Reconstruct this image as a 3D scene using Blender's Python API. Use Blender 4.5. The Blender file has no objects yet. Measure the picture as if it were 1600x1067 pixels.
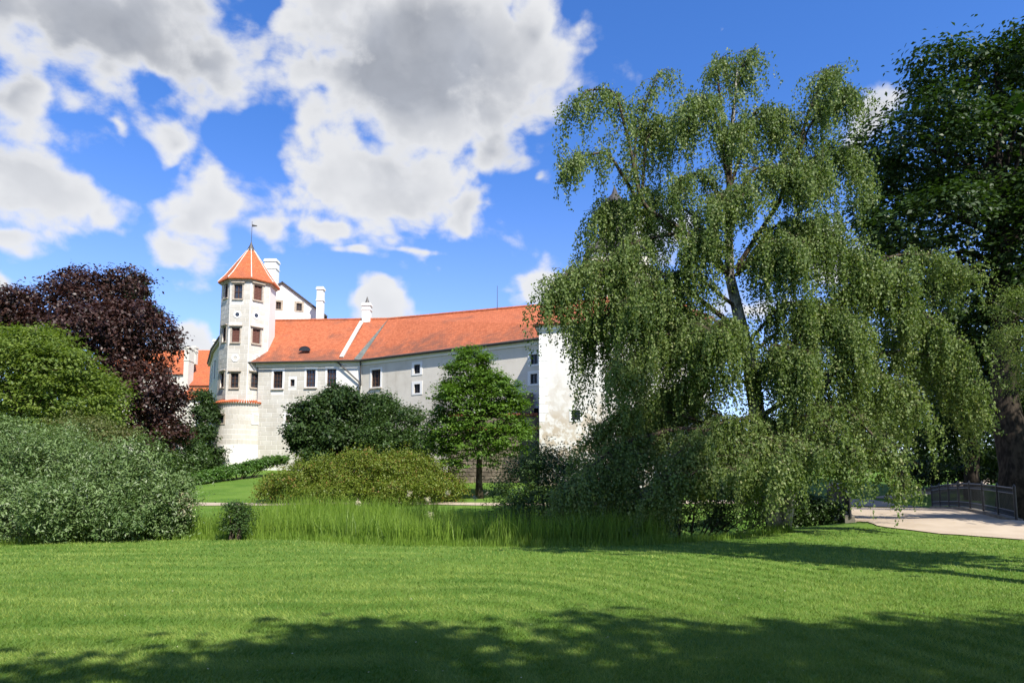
import bpy, math, random
import numpy as np
R = math.radians
sc = bpy.context.scene

# ------------------------------------------------------------------ camera
W, H, F, HOR, PITCH = 1600.0, 1067.0, 1067.0, 757.0, R(6.0)
SH = (HOR - H/2)/F - math.tan(PITCH)
cam = bpy.data.objects.new('camera', bpy.data.cameras.new('camera'))
sc.collection.objects.link(cam)
cam.location = (0, 0, 1.6)
cam.rotation_euler = (R(90) + PITCH, 0, 0)
cam.data.sensor_width = 36.0
cam.data.lens = 24.0
cam.data.shift_y = SH*F/W
cam.data.clip_end = 3000
sc.camera = cam
EYE = np.array([0, 0, 1.6])

def ray(px, py):
    u = (px - W/2)/F
    v = (H/2 - py)/F + SH
    c, s = math.cos(PITCH), math.sin(PITCH)
    return np.array([u, c - v*s, s + v*c])

def P(px, py, Y):
    d = ray(px, py)
    return EYE + d*(Y/d[1])

def m_per_px(Y):
    return Y/F

# ------------------------------------------------------------------ light
SUN_AZ = math.atan2(0.55, -0.835)      # measured from +Y towards +X
SUN_EL = R(48)
SUN = np.array([math.sin(SUN_AZ)*math.cos(SUN_EL), math.cos(SUN_AZ)*math.cos(SUN_EL), math.sin(SUN_EL)])
from mathutils import Vector
sun = bpy.data.objects.new('sun', bpy.data.lights.new('sun', 'SUN'))
sc.collection.objects.link(sun)
sun.data.energy = 5.0
sun.data.angle = R(0.55)
sun.data.color = (1.0, 0.945, 0.85)
sun.rotation_euler = Vector(SUN).to_track_quat('Z', 'Y').to_euler()
sun.location = (20, -20, 40)

world = bpy.data.worlds.new('World')
sc.world = world
world.use_nodes = True
sc.view_settings.view_transform = 'Standard'
sc.view_settings.look = 'None'
sc.view_settings.gamma = 1.0
sc.view_settings.exposure = 0.72
sc.view_settings.use_curve_mapping = False
try:
    sc.cycles.use_denoising = True
    sc.cycles.max_bounces = 6
    sc.cycles.transparent_max_bounces = 4
    sc.cycles.diffuse_bounces = 3
    sc.cycles.glossy_bounces = 2
    sc.cycles.transmission_bounces = 3
except Exception:
    pass

class NT:
    """small helper to write node trees"""
    def __init__(self, tree):
        self.t = tree
    def n(self, typ, ins=None, **props):
        nd = self.t.nodes.new(typ)
        for k, v in props.items():
            setattr(nd, k, v)
        for k, v in (ins or {}).items():
            self.put(nd.inputs[k], v)
        return nd
    def put(self, sock, v):
        if isinstance(v, bpy.types.NodeSocket):
            self.t.links.new(v, sock)
        else:
            sock.default_value = v
    def m(self, op, a, b=None, c=None, clamp=False):
        nd = self.n('ShaderNodeMath', operation=op, use_clamp=clamp)
        self.put(nd.inputs[0], a)
        if b is not None: self.put(nd.inputs[1], b)
        if c is not None: self.put(nd.inputs[2], c)
        return nd.outputs[0]
    def vm(self, op, a, b=None, scale=None):
        nd = self.n('ShaderNodeVectorMath', operation=op)
        self.put(nd.inputs[0], a)
        if b is not None: self.put(nd.inputs[1], b)
        if scale is not None: self.put(nd.inputs['Scale'], scale)
        return nd.outputs['Value'] if op in ('LENGTH', 'DOT_PRODUCT', 'DISTANCE') else nd.outputs[0]
    def mix(self, f, a, b, blend='MIX'):
        nd = self.n('ShaderNodeMix', data_type='RGBA', blend_type=blend)
        self.put(nd.inputs[0], f); self.put(nd.inputs[6], a); self.put(nd.inputs[7], b)
        return nd.outputs[2]
    def ss(self, x, lo, hi, a=0.0, b=1.0):
        nd = self.n('ShaderNodeMapRange', interpolation_type='SMOOTHSTEP')
        self.put(nd.inputs[0], x)
        nd.inputs[1].default_value = lo; nd.inputs[2].default_value = hi
        nd.inputs[3].default_value = a; nd.inputs[4].default_value = b
        return nd.outputs[0]
    def noise(self, vec, scale, detail=4, rough=0.55, dist=0.0):
        nd = self.n('ShaderNodeTexNoise', {'Scale': scale, 'Detail': detail, 'Roughness': rough, 'Distortion': dist})
        if vec is not None: self.put(nd.inputs['Vector'], vec)
        return nd.outputs['Fac'], nd.outputs['Color']

# ---- sky: Nishita plus cumulus clouds laid out by direction (azimuth, elevation)
def azel(px, py):
    d = ray(px, py); d = d/np.linalg.norm(d)
    return math.atan2(d[0], d[1]), math.asin(d[2])

def cloud_group():
    g = bpy.data.node_groups.new('cloud_density', 'ShaderNodeTree')
    g.interface.new_socket('Vector', in_out='INPUT', socket_type='NodeSocketVector')
    g.interface.new_socket('Detail', in_out='INPUT', socket_type='NodeSocketFloat')
    g.interface.new_socket('Density', in_out='OUTPUT', socket_type='NodeSocketFloat')
    g.interface.new_socket('Base', in_out='OUTPUT', socket_type='NodeSocketFloat')
    k = NT(g)
    gi = g.nodes.new('NodeGroupInput'); go = g.nodes.new('NodeGroupOutput')
    d = gi.outputs[0]
    sep = k.n('ShaderNodeSeparateXYZ', {0: d})
    # domain warp, so that the edges billow
    _, wc = k.noise(d, 7.0, 3, 0.55)
    warp = k.vm('SCALE', k.vm('SUBTRACT', wc, (0.5, 0.5, 0.5)), scale=0.12)
    dw = k.vm('ADD', d, warp)
    sw = k.n('ShaderNodeSeparateXYZ', {0: dw})
    az = k.m('ARCTAN2', sw.outputs[0], sw.outputs[1])
    el = k.m('ARCSINE', k.m('MINIMUM', k.m('MAXIMUM', sw.outputs[2], -1.0), 1.0))
    blobs = [  # px, py, half width, half height, weight
        (110, 15, 330, 110, 1.35), (320, 85, 110, 65, 1.15), (25, 140, 95, 58, 1.0),
        (640, 100, 215, 155, 1.35), (605, 280, 165, 105, 1.2), (735, 335, 115, 56, 1.1), (775, 240, 75, 70, 1.1), (505, 345, 70, 55, .95),
        (480, 110, 90, 110, 1.0), (815, 40, 60, 70, 1.0), (640, 392, 110, 24, .85), (540, 405, 50, 22, .9),
        (65, 275, 130, 90, 1.3), (18, 370, 60, 36, .95), (160, 322, 65, 48, 1.05), (105, 352, 65, 26, .85),
        (175, 182, 55, 22, .8), (265, 200, 62, 38, .95), (318, 328, 76, 68, 1.3), (275, 372, 70, 28, .95), (430, 362, 60, 48, 1.0),
        (605, 488, 64, 28, 1.2), (300, 522, 70, 32, 1.15), (830, 434, 58, 44, 1.2), (5, 460, 38, 26, 1.0), (850, 300, 22, 24, .85),
        (1372, 190, 62, 50, 1.1), (1010, 370, 95, 55, 1.0), (1290, 395, 80, 50, 1.0), (1560, 330, 100, 50, .8),
        (1120, 14, 34, 14, .62), (1180, 470, 140, 40, .9)]
    tot = None
    for (px, py, rx, ry, w) in blobs:
        a, e = azel(px, py)
        a1, _ = azel(px + rx*.5, py); a0, _ = azel(px - rx*.5, py)
        _, e1 = azel(px, py - ry*.5); _, e0 = azel(px, py + ry*.5)
        ra, re = abs(a1 - a0), abs(e1 - e0)
        y = k.m('MULTIPLY', k.m('SUBTRACT', el, e), ra/re)
        x = k.m('SUBTRACT', az, a)
        q = k.m('MULTIPLY_ADD', x, x, k.m('MULTIPLY', y, y))
        v = k.m('MULTIPLY_ADD', k.m('POWER', q, .5), -.62/ra, w + .04)
        tot = v if tot is None else k.m('SMOOTH_MAX', tot, v, .12)
    for (px, py, rx, ry, w) in ((395, 232, 62, 42, .55), (165, 245, 75, 32, .55), (408, 30, 24, 36, .5), (225, 130, 40, 22, .3)):   # clear gaps
        a, e = azel(px, py)
        ra = abs(azel(px + rx*.5, py)[0] - azel(px - rx*.5, py)[0]); re = abs(azel(px, py - ry*.5)[1] - azel(px, py + ry*.5)[1])
        x = k.m('MULTIPLY', k.m('SUBTRACT', az, a), 1/ra); y = k.m('MULTIPLY', k.m('SUBTRACT', el, e), 1/re)
        q = k.m('MULTIPLY_ADD', x, x, k.m('MULTIPLY', y, y))
        tot = k.m('MULTIPLY_ADD', k.m('EXPONENT', k.m('MULTIPLY', q, -1.0)), -w, tot)
    # away from the view the sky goes on with the same broken cumulus
    low, _ = k.noise(k.vm('MULTIPLY', dw, (1, 1, 1.7)), 2.6, 2, 0.5)
    generic = k.ss(low, 0.44, 0.70, -0.1, 1.2)
    v0 = ray(800, 380); v0 = v0/np.linalg.norm(v0)
    inview = k.ss(k.vm('DOT_PRODUCT', d, tuple(v0)), 0.66, 0.80)
    base = k.m('ADD', k.m('MULTIPLY', tot, inview), k.m('MULTIPLY', generic, k.m('SUBTRACT', 1.0, inview)))
    base = k.m('MINIMUM', base, 1.5)
    dz = k.vm('MULTIPLY', d, (1, 1, 1.35))
    f1, _ = k.noise(dz, 8.0, gi.outputs[1], 0.60, 0.2)
    vor = k.n('ShaderNodeTexVoronoi', {'Vector': k.vm('ADD', dz, k.vm('SCALE', warp, scale=.5)), 'Scale': 15.0, 'Detail': 2.0, 'Roughness': .55}, feature='F1')
    puff = k.m('SUBTRACT', 0.45, vor.outputs['Distance'])
    den = k.m('MULTIPLY_ADD', k.m('SUBTRACT', f1, 0.5), 1.35, base)
    den = k.m('MULTIPLY_ADD', puff, 0.36, den)
    k.put(go.inputs[0], den); k.put(go.inputs[1], base)
    return g

def build_world():
    nt = world.node_tree
    nt.nodes.clear()
    k = NT(nt)
    out = k.n('ShaderNodeOutputWorld')
    bg = k.n('ShaderNodeBackground', {'Strength': 0.076})
    nt.links.new(bg.outputs[0], out.inputs[0])
    sky = k.n('ShaderNodeTexSky', sky_type='NISHITA', sun_disc=False)
    sky.sun_elevation = SUN_EL
    sky.sun_rotation = SUN_AZ
    sky.altitude = 500; sky.air_density = 1.0; sky.dust_density = 0.25; sky.ozone_density = 3.0
    tc = k.n('ShaderNodeTexCoord')
    d = k.vm('NORMALIZE', tc.outputs['Generated'])
    grp = cloud_group()
    def dens(v, detail):
        nd = k.n('ShaderNodeGroup'); nd.node_tree = grp
        k.put(nd.inputs[0], v); nd.inputs[1].default_value = detail
        return nd.outputs[0], nd.outputs[1]
    d0, base = dens(d, 8.0)
    # towards the sun (projected on the sky in view: to the upper right)
    off = (0.030, 0.0, 0.045)
    d1, _b = dens(k.vm('NORMALIZE', k.vm('ADD', d, off)), 4.0)
    alpha = k.ss(d0, 0.33, 0.70)
    soft, _ = k.noise(d, 5.0, 4, .5)
    thick = k.m('MULTIPLY', k.ss(k.m('MULTIPLY_ADD', k.m('SUBTRACT', soft, .5), 1.3, base), 0.62, 1.30), k.ss(d0, .45, .95))
    sepd = k.n('ShaderNodeSeparateXYZ', {0: d})
    high = k.ss(sepd.outputs[2], 0.26, 0.50)
    under = k.m('MULTIPLY', thick, k.m('MULTIPLY_ADD', high, 0.80, 0.16))
    lit = k.ss(k.m('SUBTRACT', d0, d1), -0.5, 0.40)
    shade = k.m('MULTIPLY', k.m('SUBTRACT', 1.0, lit), k.ss(d0, .55, .95))
    grey = k.m('ADD', k.m('MULTIPLY', under, 0.95), k.m('MULTIPLY', shade, 0.34), clamp=True)
    ccol = k.mix(grey, (6.9, 6.95, 7.05, 1), (3.35, 3.55, 3.95, 1))
    tex, _ = k.noise(d, 11.0, 6, .55, .3)
    ccol = k.vm('SCALE', ccol, scale=k.m('MULTIPLY_ADD', k.m('MULTIPLY', k.m('SUBTRACT', tex, .5), k.m('MULTIPLY_ADD', grey, .6, .10)), 1.0, 1.0))
    hs = k.n('ShaderNodeHueSaturation', {'Saturation': k.ss(sepd.outputs[2], 0.12, 0.5, 1.06, 1.24), 'Value': 1.5, 'Color': sky.outputs[0]})
    blue = k.mix(1.0, hs.outputs[0], (1.12, 1.08, 1.36, 1), 'MULTIPLY')
    col = k.mix(k.m('MULTIPLY', alpha, 0.97), blue, ccol)
    k.put(bg.inputs[0], col)
build_world()
world.cycles.sampling_method = 'NONE'

# ------------------------------------------------------------------ helpers
COL = sc.collection
ORIG = {}
def tag(o, label=None, cat=None, group=None, kind=None):
    if label: o['label'] = label
    if cat: o['category'] = cat
    if group: o['group'] = group
    if kind: o['kind'] = kind
    return o
def thing(name, loc, label, cat, group=None):
    o = bpy.data.objects.new(name, None)
    o.empty_display_size = 0.3
    COL.objects.link(o)
    o.location = tuple(float(v) for v in loc)
    ORIG[o] = np.array(loc, float)
    return tag(o, label, cat, group)
def link(name, me, parent=None, kind=None):
    o = bpy.data.objects.new(name, me)
    COL.objects.link(o)
    if parent is not None:
        o.parent = parent
        ORIG[o] = ORIG[parent]
    else:
        ORIG[o] = np.zeros(3)
    if kind: o['kind'] = kind
    return o
def build(name, V, Fs, mat, parent=None, uv=None, smooth=False, kind=None, tone=None):
    """V: (n,3) world positions, Fs: list of faces or an (m,k) array"""
    V = np.asarray(V, float)
    if parent is not None:
        V = V - ORIG[parent]
    me = bpy.data.meshes.new(name)
    if isinstance(Fs, np.ndarray):
        m, kk = Fs.shape
        me.vertices.add(len(V)); me.vertices.foreach_set('co', V.astype(np.float32).ravel())
        me.loops.add(m*kk); me.loops.foreach_set('vertex_index', Fs.astype(np.int32).ravel())
        me.polygons.add(m)
        me.polygons.foreach_set('loop_start', np.arange(0, m*kk, kk, dtype=np.int32))
        me.update(calc_edges=True)
    else:
        me.from_pydata([tuple(v) for v in V], [], Fs)
        me.update()
    if uv is not None:
        l = me.uv_layers.new(name='UVMap')
        uv = np.asarray(uv, float)
        idx = np.zeros(len(me.loops), np.int32); me.loops.foreach_get('vertex_index', idx)
        l.data.foreach_set('uv', uv[idx].astype(np.float32).ravel())
    if tone is not None:
        a = me.attributes.new('tone', 'FLOAT', 'FACE')
        a.data.foreach_set('value', np.asarray(tone, np.float32))
    if smooth:
        me.polygons.foreach_set('use_smooth', np.ones(len(me.polygons), bool))
    if mat: me.materials.append(mat)
    return link(name, me, parent, kind)

class MB:
    """collects boxes, tubes and quads in world space, then builds ONE mesh"""
    def __init__(self): self.V = []; self.F = []; self.UV = []
    def add(self, V, Fs, uv=None):
        o = len(self.V)
        self.V += [tuple(map(float, v)) for v in V]
        self.F += [tuple(i + o for i in f) for f in Fs]
        self.UV += [tuple(u) for u in uv] if uv is not None else [(v[0], v[2]) for v in V]
    def quad(self, a, b, c, d, uv=None): self.add([a, b, c, d], [(0, 1, 2, 3)], uv)
    def hexa(self, c8):   # 4 bottom, 4 top (same order)
        self.add(c8, [(3, 2, 1, 0), (4, 5, 6, 7), (0, 1, 5, 4), (1, 2, 6, 5), (2, 3, 7, 6), (3, 0, 4, 7)])
    def box(self, x0, x1, y0, y1, z0, z1):
        self.hexa([(x0, y0, z0), (x1, y0, z0), (x1, y1, z0), (x0, y1, z0), (x0, y0, z1), (x1, y0, z1), (x1, y1, z1), (x0, y1, z1)])
    def tube(self, pts, radii, n=6, cap=True):
        pts = np.asarray(pts, float); k = len(pts)
        V = []
        for i in range(k):
            t = pts[min(i + 1, k - 1)] - pts[max(i - 1, 0)]
            t = t/(np.linalg.norm(t) + 1e-9)
            a = np.cross(t, (0, 0, 1.0) if abs(t[2]) < .9 else (1.0, 0, 0)); a /= np.linalg.norm(a)
            b = np.cross(t, a)
            for j in range(n):
                w = 2*math.pi*j/n
                V.append(pts[i] + radii[i]*(math.cos(w)*a + math.sin(w)*b))
        Fs = [(i*n + j, i*n + (j + 1) % n, (i + 1)*n + (j + 1) % n, (i + 1)*n + j) for i in range(k - 1) for j in range(n)]
        if cap: Fs += [tuple(range(n))[::-1], tuple(range((k - 1)*n, k*n))]
        self.add(V, Fs)
    def build(self, name, mat, parent=None, smooth=False, kind=None):
        return build(name, self.V, self.F, mat, parent, self.UV, smooth, kind)

# ------------------------------------------------------------------ materials
def new_mat(name):
    m = bpy.data.materials.new(name); m.use_nodes = True
    m.node_tree.nodes.clear()
    k = NT(m.node_tree)
    out = k.n('ShaderNodeOutputMaterial')
    return m, k, out
def pbsdf(k, col, rough=0.8, spec=0.3, normal=None, metal=0.0):
    b = k.n('ShaderNodeBsdfPrincipled', {'Base Color': col, 'Roughness': rough, 'Metallic': metal, 'Specular IOR Level': spec})
    if normal is not None: k.put(b.inputs['Normal'], normal)
    return b
def bump(k, h, strength=0.4, dist=0.02):
    return k.n('ShaderNodeBump', {'Height': h, 'Strength': strength, 'Distance': dist}).outputs[0]

def mat_leaf(name, dark, light, trans=0.30, rough=0.45, spec=0.35, third=None, tcol=None):
    m, k, out = new_mat(name)
    at = k.n('ShaderNodeAttribute', attribute_name='tone')
    geo = k.n('ShaderNodeNewGeometry')
    big, _ = k.noise(geo.outputs['Position'], 0.7, 3)
    t = k.m('ADD', k.m('MULTIPLY', at.outputs['Fac'], 0.75), k.m('MULTIPLY', k.m('SUBTRACT', big, 0.35), 0.7), clamp=True)
    col = k.mix(t, (*dark, 1), (*light, 1))
    if third: col = k.mix(k.ss(at.outputs['Fac'], 0.86, 0.96), col, (*third, 1))
    b = pbsdf(k, col, rough, spec)
    tc = k.mix(1.0, col, (*(tcol or (1.25, 1.35, .55)), 1), 'MULTIPLY')
    tr = k.n('ShaderNodeBsdfTranslucent', {'Color': tc})
    mx = k.n('ShaderNodeMixShader', {0: trans})
    k.put(mx.inputs[1], b.outputs[0]); k.put(mx.inputs[2], tr.outputs[0])
    k.put(out.inputs[0], mx.outputs[0])
    return m
def mat_bark(name, c1, c2, scale=6.0):
    m, k, out = new_mat(name)
    geo = k.n('ShaderNodeNewGeometry')
    v = k.vm('MULTIPLY', geo.outputs['Position'], (1, 1, .35))
    f, _ = k.noise(v, scale, 6, .65)
    col = k.mix(k.ss(f, .38, .62), (*c1, 1), (*c2, 1))
    b = pbsdf(k, col, .9, .15, bump(k, f, .8, .03))
    k.put(out.inputs[0], b.outputs[0])
    return m
def mat_simple(name, col, rough=.7, spec=.3, var=.15, scale=4.0, metal=0.0, bmp=.15):
    m, k, out = new_mat(name)
    geo = k.n('ShaderNodeNewGeometry')
    f, _ = k.noise(geo.outputs['Position'], scale, 6, .6)
    lo = tuple(c*(1 - var) for c in col); hi = tuple(min(c*(1 + var), 1) for c in col)
    c = k.mix(k.ss(f, .3, .7), (*lo, 1), (*hi, 1))
    b = pbsdf(k, c, rough, spec, bump(k, f, bmp, .01), metal)
    k.put(out.inputs[0], b.outputs[0])
    return m
def mat_plaster(name, base, stain, stain_amt=.5, lowz=None, patch=None, per_object=0.0):
    """lime plaster: fine grain, rain streaks, and damp, peeling patches low down (lowz = z range)"""
    m, k, out = new_mat(name)
    geo = k.n('ShaderNodeNewGeometry')
    p = geo.outputs['Position']
    f, _ = k.noise(p, .55, 6, .62)
    st, _ = k.noise(k.vm('MULTIPLY', p, (1, 1, .12)), 2.2, 5, .6)
    g, _ = k.noise(p, 22.0, 5, .7)
    a = k.m('MULTIPLY', k.m('ADD', k.ss(f, .42, .72), k.ss(st, .5, .8)), stain_amt, clamp=True)
    col = k.mix(a, (*base, 1), (*stain, 1))
    if per_object:
        oi = k.n('ShaderNodeObjectInfo')
        col = k.mix(k.m('MULTIPLY', oi.outputs['Random'], per_object), col, (*stain, 1))
    if lowz:
        sp = k.n('ShaderNodeSeparateXYZ', {0: p})
        f2, _ = k.noise(p, .9, 7, .66, .6)
        h = k.m('MULTIPLY_ADD', k.m('SUBTRACT', f2, .5), 7.0, sp.outputs[2])
        pe = k.ss(h, lowz[1], lowz[0])
        f3, _ = k.noise(p, 2.2, 6, .6, .4)
        col = k.mix(k.m('MULTIPLY', pe, k.ss(f3, .42, .56)), col, (*patch, 1))
    col = k.mix(k.m('MULTIPLY', g, .16), col, (.35, .32, .27, 1))
    b = pbsdf(k, col, .92, .12, bump(k, k.m('ADD', g, f), .35, .012))
    k.put(out.inputs[0], b.outputs[0])
    return m
def mat_tiles(name, c1, c2, c3):
    """plain clay tiles: courses along the UV (metres), tone per tile, weathered lower edge patches"""
    m, k, out = new_mat(name)
    uv = k.n('ShaderNodeUVMap').outputs[0]
    br = k.n('ShaderNodeTexBrick', {'Vector': uv, 'Color1': (0, 0, 0, 1), 'Color2': (1, 1, 1, 1), 'Mortar': (.5, .5, .5, 1), 'Scale': 1.0,
                                    'Mortar Size': .012, 'Mortar Smooth': .3, 'Bias': 0.0, 'Brick Width': .19, 'Row Height': .17}, offset=.5)
    geo = k.n('ShaderNodeNewGeometry')
    f, _ = k.noise(geo.outputs['Position'], .45, 6, .68, .4)
    sp = k.n('ShaderNodeSeparateXYZ', {0: uv})
    lowered = k.m('MULTIPLY_ADD', k.ss(sp.outputs[1], 4.2, 0.0), .16, f)
    col = k.mix(br.outputs['Color'], (*c1, 1), (*c2, 1))
    col = k.mix(k.m('MULTIPLY', k.ss(lowered, .50, .76), .8), col, (*c3, 1))
    saw = k.m('FRACT', k.m('MULTIPLY', sp.outputs[1], 1/.17))
    col = k.mix(k.m('MULTIPLY', br.outputs['Fac'], .45), col, (.09, .035, .02, 1))
    hgt = k.m('SUBTRACT', k.m('SUBTRACT', 1.0, saw), br.outputs['Fac'])
    b = pbsdf(k, col, .8, .2, bump(k, hgt, .7, .025))
    k.put(out.inputs[0], b.outputs[0])
    return m

M = {}
M['ashlar'] = mat_plaster('ashlar_plaster', (.60, .575, .515), (.42, .38, .31), .48, per_object=.45)
M['joint'] = mat_plaster('joint_plaster', (.74, .72, .67), (.62, .58, .5), .3)
M['white'] = mat_plaster('white_plaster', (.78, .77, .74), (.70, .67, .60), .25)
M['grey_wall'] = mat_plaster('grey_plaster', (.66, .615, .53), (.47, .42, .34), .55)
M['block_wall'] = mat_plaster('peeling_plaster', (.70, .685, .64), (.54, .50, .44), .35, lowz=(3.5, 10.0), patch=(.46, .38, .28))
M['far_wall'] = mat_plaster('cream_plaster', (.66, .62, .54), (.5, .46, .4), .4)
M['trim'] = mat_plaster('trim_plaster', (.80, .79, .76), (.68, .66, .6), .2)
M['stone_trim'] = mat_simple('sandstone_trim', (.40, .34, .27), .85, .2, .2, 5)
M['tiles'] = mat_tiles('clay_tiles', (.36, .098, .042), (.50, .155, .070), (.17, .080, .055))
M['tiles_new'] = mat_tiles('bright_clay_tiles', (.43, .108, .040), (.55, .160, .064), (.33, .105, .055))
M['mortar'] = mat_simple('ridge_mortar', (.62, .56, .48), .9, .1, .25, 6)
M['lead'] = mat_simple('weathered_lead', (.13, .14, .12), .6, .4, .25, 3)
M['dark_metal'] = mat_simple('dark_metal', (.05, .045, .04), .55, .5, .2, 5)
M['slate'] = mat_simple('dark_shingle', (.055, .05, .048), .7, .3, .3, 6)
M['wood'] = mat_simple('brown_wood', (.085, .045, .03), .6, .3, .25, 12)
M['shutter'] = mat_simple('red_brown_shutter', (.13, .052, .036), .6, .3, .2, 14)
M['brick'] = mat_simple('old_brick', (.25, .085, .05), .9, .15, .35, 5)
M['iron'] = mat_simple('black_iron', (.02, .02, .023), .45, .5, .2, 8)
M['stone'] = mat_simple('rubble_stone', (.17, .14, .105), .9, .15, .45, 1.3)
M['deck_stone'] = mat_simple('bridge_stone', (.20, .18, .15), .9, .15, .3, 2)
def mat_glass():
    m, k, out = new_mat('window_glass')
    geo = k.n('ShaderNodeNewGeometry')
    f, _ = k.noise(geo.outputs['Position'], 1.2, 3)
    col = k.mix(f, (.012, .014, .018, 1), (.05, .055, .065, 1))
    b = pbsdf(k, col, .08, .6, bump(k, f, .08, .02))
    k.put(out.inputs[0], b.outputs[0])
    return m
M['glass'] = mat_glass()

# ------------------------------------------------------------------ ground
def smooth(a, b, x):
    t = np.clip((np.asarray(x, float) - a)/(b - a), 0, 1)
    return t*t*(3 - 2*t)
BR0, BRD = np.array([14.55, 24.0]), np.array([.371, .928])     # bridge start, direction
BRN = np.array([BRD[1], -BRD[0]])
def gz(x, y):
    x = np.asarray(x, float); y = np.asarray(y, float)
    shift = 5.0*smooth(1.0, 13.0, x) + 2.0*smooth(-3.5, -7, x)*smooth(-16, -10, x)
    ys = np.where(y < 33, y - shift*(1 - smooth(26, 33, y)), y)
    z = np.interp(ys, [-200, 17.5, 19.5, 21.5, 24, 29, 32.5, 36, 38, 42, 62, 82, 3000],
                  [0, 0, -.06, -.35, -.75, -.75, -.15, .38, .5, .9, 2.9, 3.3, 3.3])
    d = (x - BR0[0])**2/34 + (y - 23.6)**2/13
    z = z + .47*np.exp(-d)
    z = z + .05*np.sin(x*.35 + 1)*np.sin(y*.3)*smooth(9, 14, y)
    return z

def mat_ground():
    m, k, out = new_mat('lawn_ground')
    geo = k.n('ShaderNodeNewGeometry')
    p = geo.outputs['Position']
    f, _ = k.noise(p, .5, 6, .6)
    f2, _ = k.noise(p, 14.0, 5, .7)
    f3, _ = k.noise(k.vm('MULTIPLY', p, (.15, 1.2, 1)), 1.6, 4, .6)
    col = k.mix(k.ss(f, .35, .68), (.075, .155, .018, 1), (.125, .215, .03, 1))
    col = k.mix(k.m('MULTIPLY', k.ss(f3, .45, .7), .45), col, (.17, .235, .055, 1))
    col = k.mix(k.m('MULTIPLY', f2, .5), col, (.05, .10, .014, 1))
    b = pbsdf(k, col, .9, .12, bump(k, f2, .6, .04))
    k.put(out.inputs[0], b.outputs[0])
    return m
M['ground'] = mat_ground()
xs = np.unique(np.concatenate([np.linspace(-900, -40, 14), np.linspace(-40, 40, 161), np.linspace(40, 900, 14)]))
ys = np.unique(np.concatenate([np.linspace(-300, -10, 8), np.linspace(-10, 48, 117), np.linspace(48, 90, 22), np.linspace(90, 1500, 12)]))
GX, GY = np.meshgrid(xs, ys)
V = np.stack([GX.ravel(), GY.ravel(), gz(GX, GY).ravel()], 1)
nx, ny = len(xs), len(ys)
ii = (np.arange(ny - 1)[:, None]*nx + np.arange(nx - 1)[None]).ravel()
tag(build('ground', V, np.stack([ii, ii + 1, ii + nx + 1, ii + nx], 1), M['ground'], smooth=True), 'mown green park lawn sloping up to the castle', None, None, 'structure')

def mat_path():
    m, k, out = new_mat('sandy_path')
    geo = k.n('ShaderNodeNewGeometry')
    p = geo.outputs['Position']
    f, _ = k.noise(p, .8, 6, .6)
    g, _ = k.noise(p, 40.0, 4, .8)
    col = k.mix(k.ss(f, .3, .7), (.40, .325, .245, 1), (.50, .42, .325, 1))
    col = k.mix(k.m('MULTIPLY', g, .45), col, (.26, .21, .155, 1))
    b = pbsdf(k, col, .95, .1, bump(k, g, .5, .015))
    k.put(out.inputs[0], b.outputs[0])
    return m
M['path'] = mat_path()
def ribbon(name, A, B, label, n=60, lift=.03, cross=8):
    """path sheet between two plan polylines, laid on the ground"""
    A = np.array(A, float); B = np.array(B, float)
    def resample(Q):
        s = np.concatenate([[0], np.cumsum(np.linalg.norm(np.diff(Q, axis=0), axis=1))])
        t = np.linspace(0, s[-1], n)
        return np.stack([np.interp(t, s, Q[:, 0]), np.interp(t, s, Q[:, 1])], 1)
    a, b = resample(A), resample(B)
    w = np.linspace(0, 1, cross)
    G = a[:, None]*(1 - w[None, :, None]) + b[:, None]*w[None, :, None]
    rng = np.random.default_rng(3)
    G[:, 0] += rng.normal(0, .03, (n, 2)); G[:, -1] += rng.normal(0, .03, (n, 2))
    z = gz(G[..., 0], G[..., 1]) + lift
    V = np.concatenate([G.reshape(-1, 2), z.reshape(-1, 1)], 1)
    ii = (np.arange(n - 1)[:, None]*cross + np.arange(cross - 1)[None]).ravel()
    return tag(build(name, V, np.stack([ii, ii + cross, ii + cross + 1, ii + 1], 1), M['path'], smooth=True), label, None, None, 'structure')
hw = 2.35
b0l, b0r = BR0 - BRN*hw, BR0 + BRN*hw
BRL = 14.2
b1l, b1r = b0l + BRD*BRL, b0r + BRD*BRL
ribbon('path', [(30, 10.5), (20, 15.4), (14.1, 18.7), (12.3, 20.2), (11.6, 21.8), tuple(b0l)], [(36, 17.5), (27, 20.0), (20.5, 21.4), (18.6, 22.0), (17.4, 22.6), tuple(b0r)],
       'sandy path leading from the lawn to the bridge')
ribbon('path', [tuple(b1l), (16.5, 38.2), (12, 38.0), (0, 37.6), (-14, 37.6), (-30, 38.5)], [tuple(b1r), (21.0, 40.5), (12, 39.6), (0, 38.8), (-14, 38.8), (-30, 39.8)],
       'sandy path running along the far bank below the castle', n=90)
ribbon('path', [(23, 40.5), (30, 46), (42, 55), (62, 64)], [(21.4, 41.0), (29, 47.5), (41, 57), (62, 66.4)], 'sandy path climbing away from the far end of the bridge')

# ------------------------------------------------------------------ castle
def isect(p0, p1, px, py):
    """pixel -> (s along p0p1, z) on the vertical plane through the plan points p0, p1"""
    d = ray(px, py)
    e = np.array(p1) - np.array(p0); L = np.linalg.norm(e); e = e/L
    # EYE.xy + t d.xy = p0 + s e
    A = np.array([[d[0], -e[0]], [d[1], -e[1]]])
    t, s = np.linalg.solve(A, np.array(p0) - EYE[:2])
    return s, EYE[2] + t*d[2]

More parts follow.
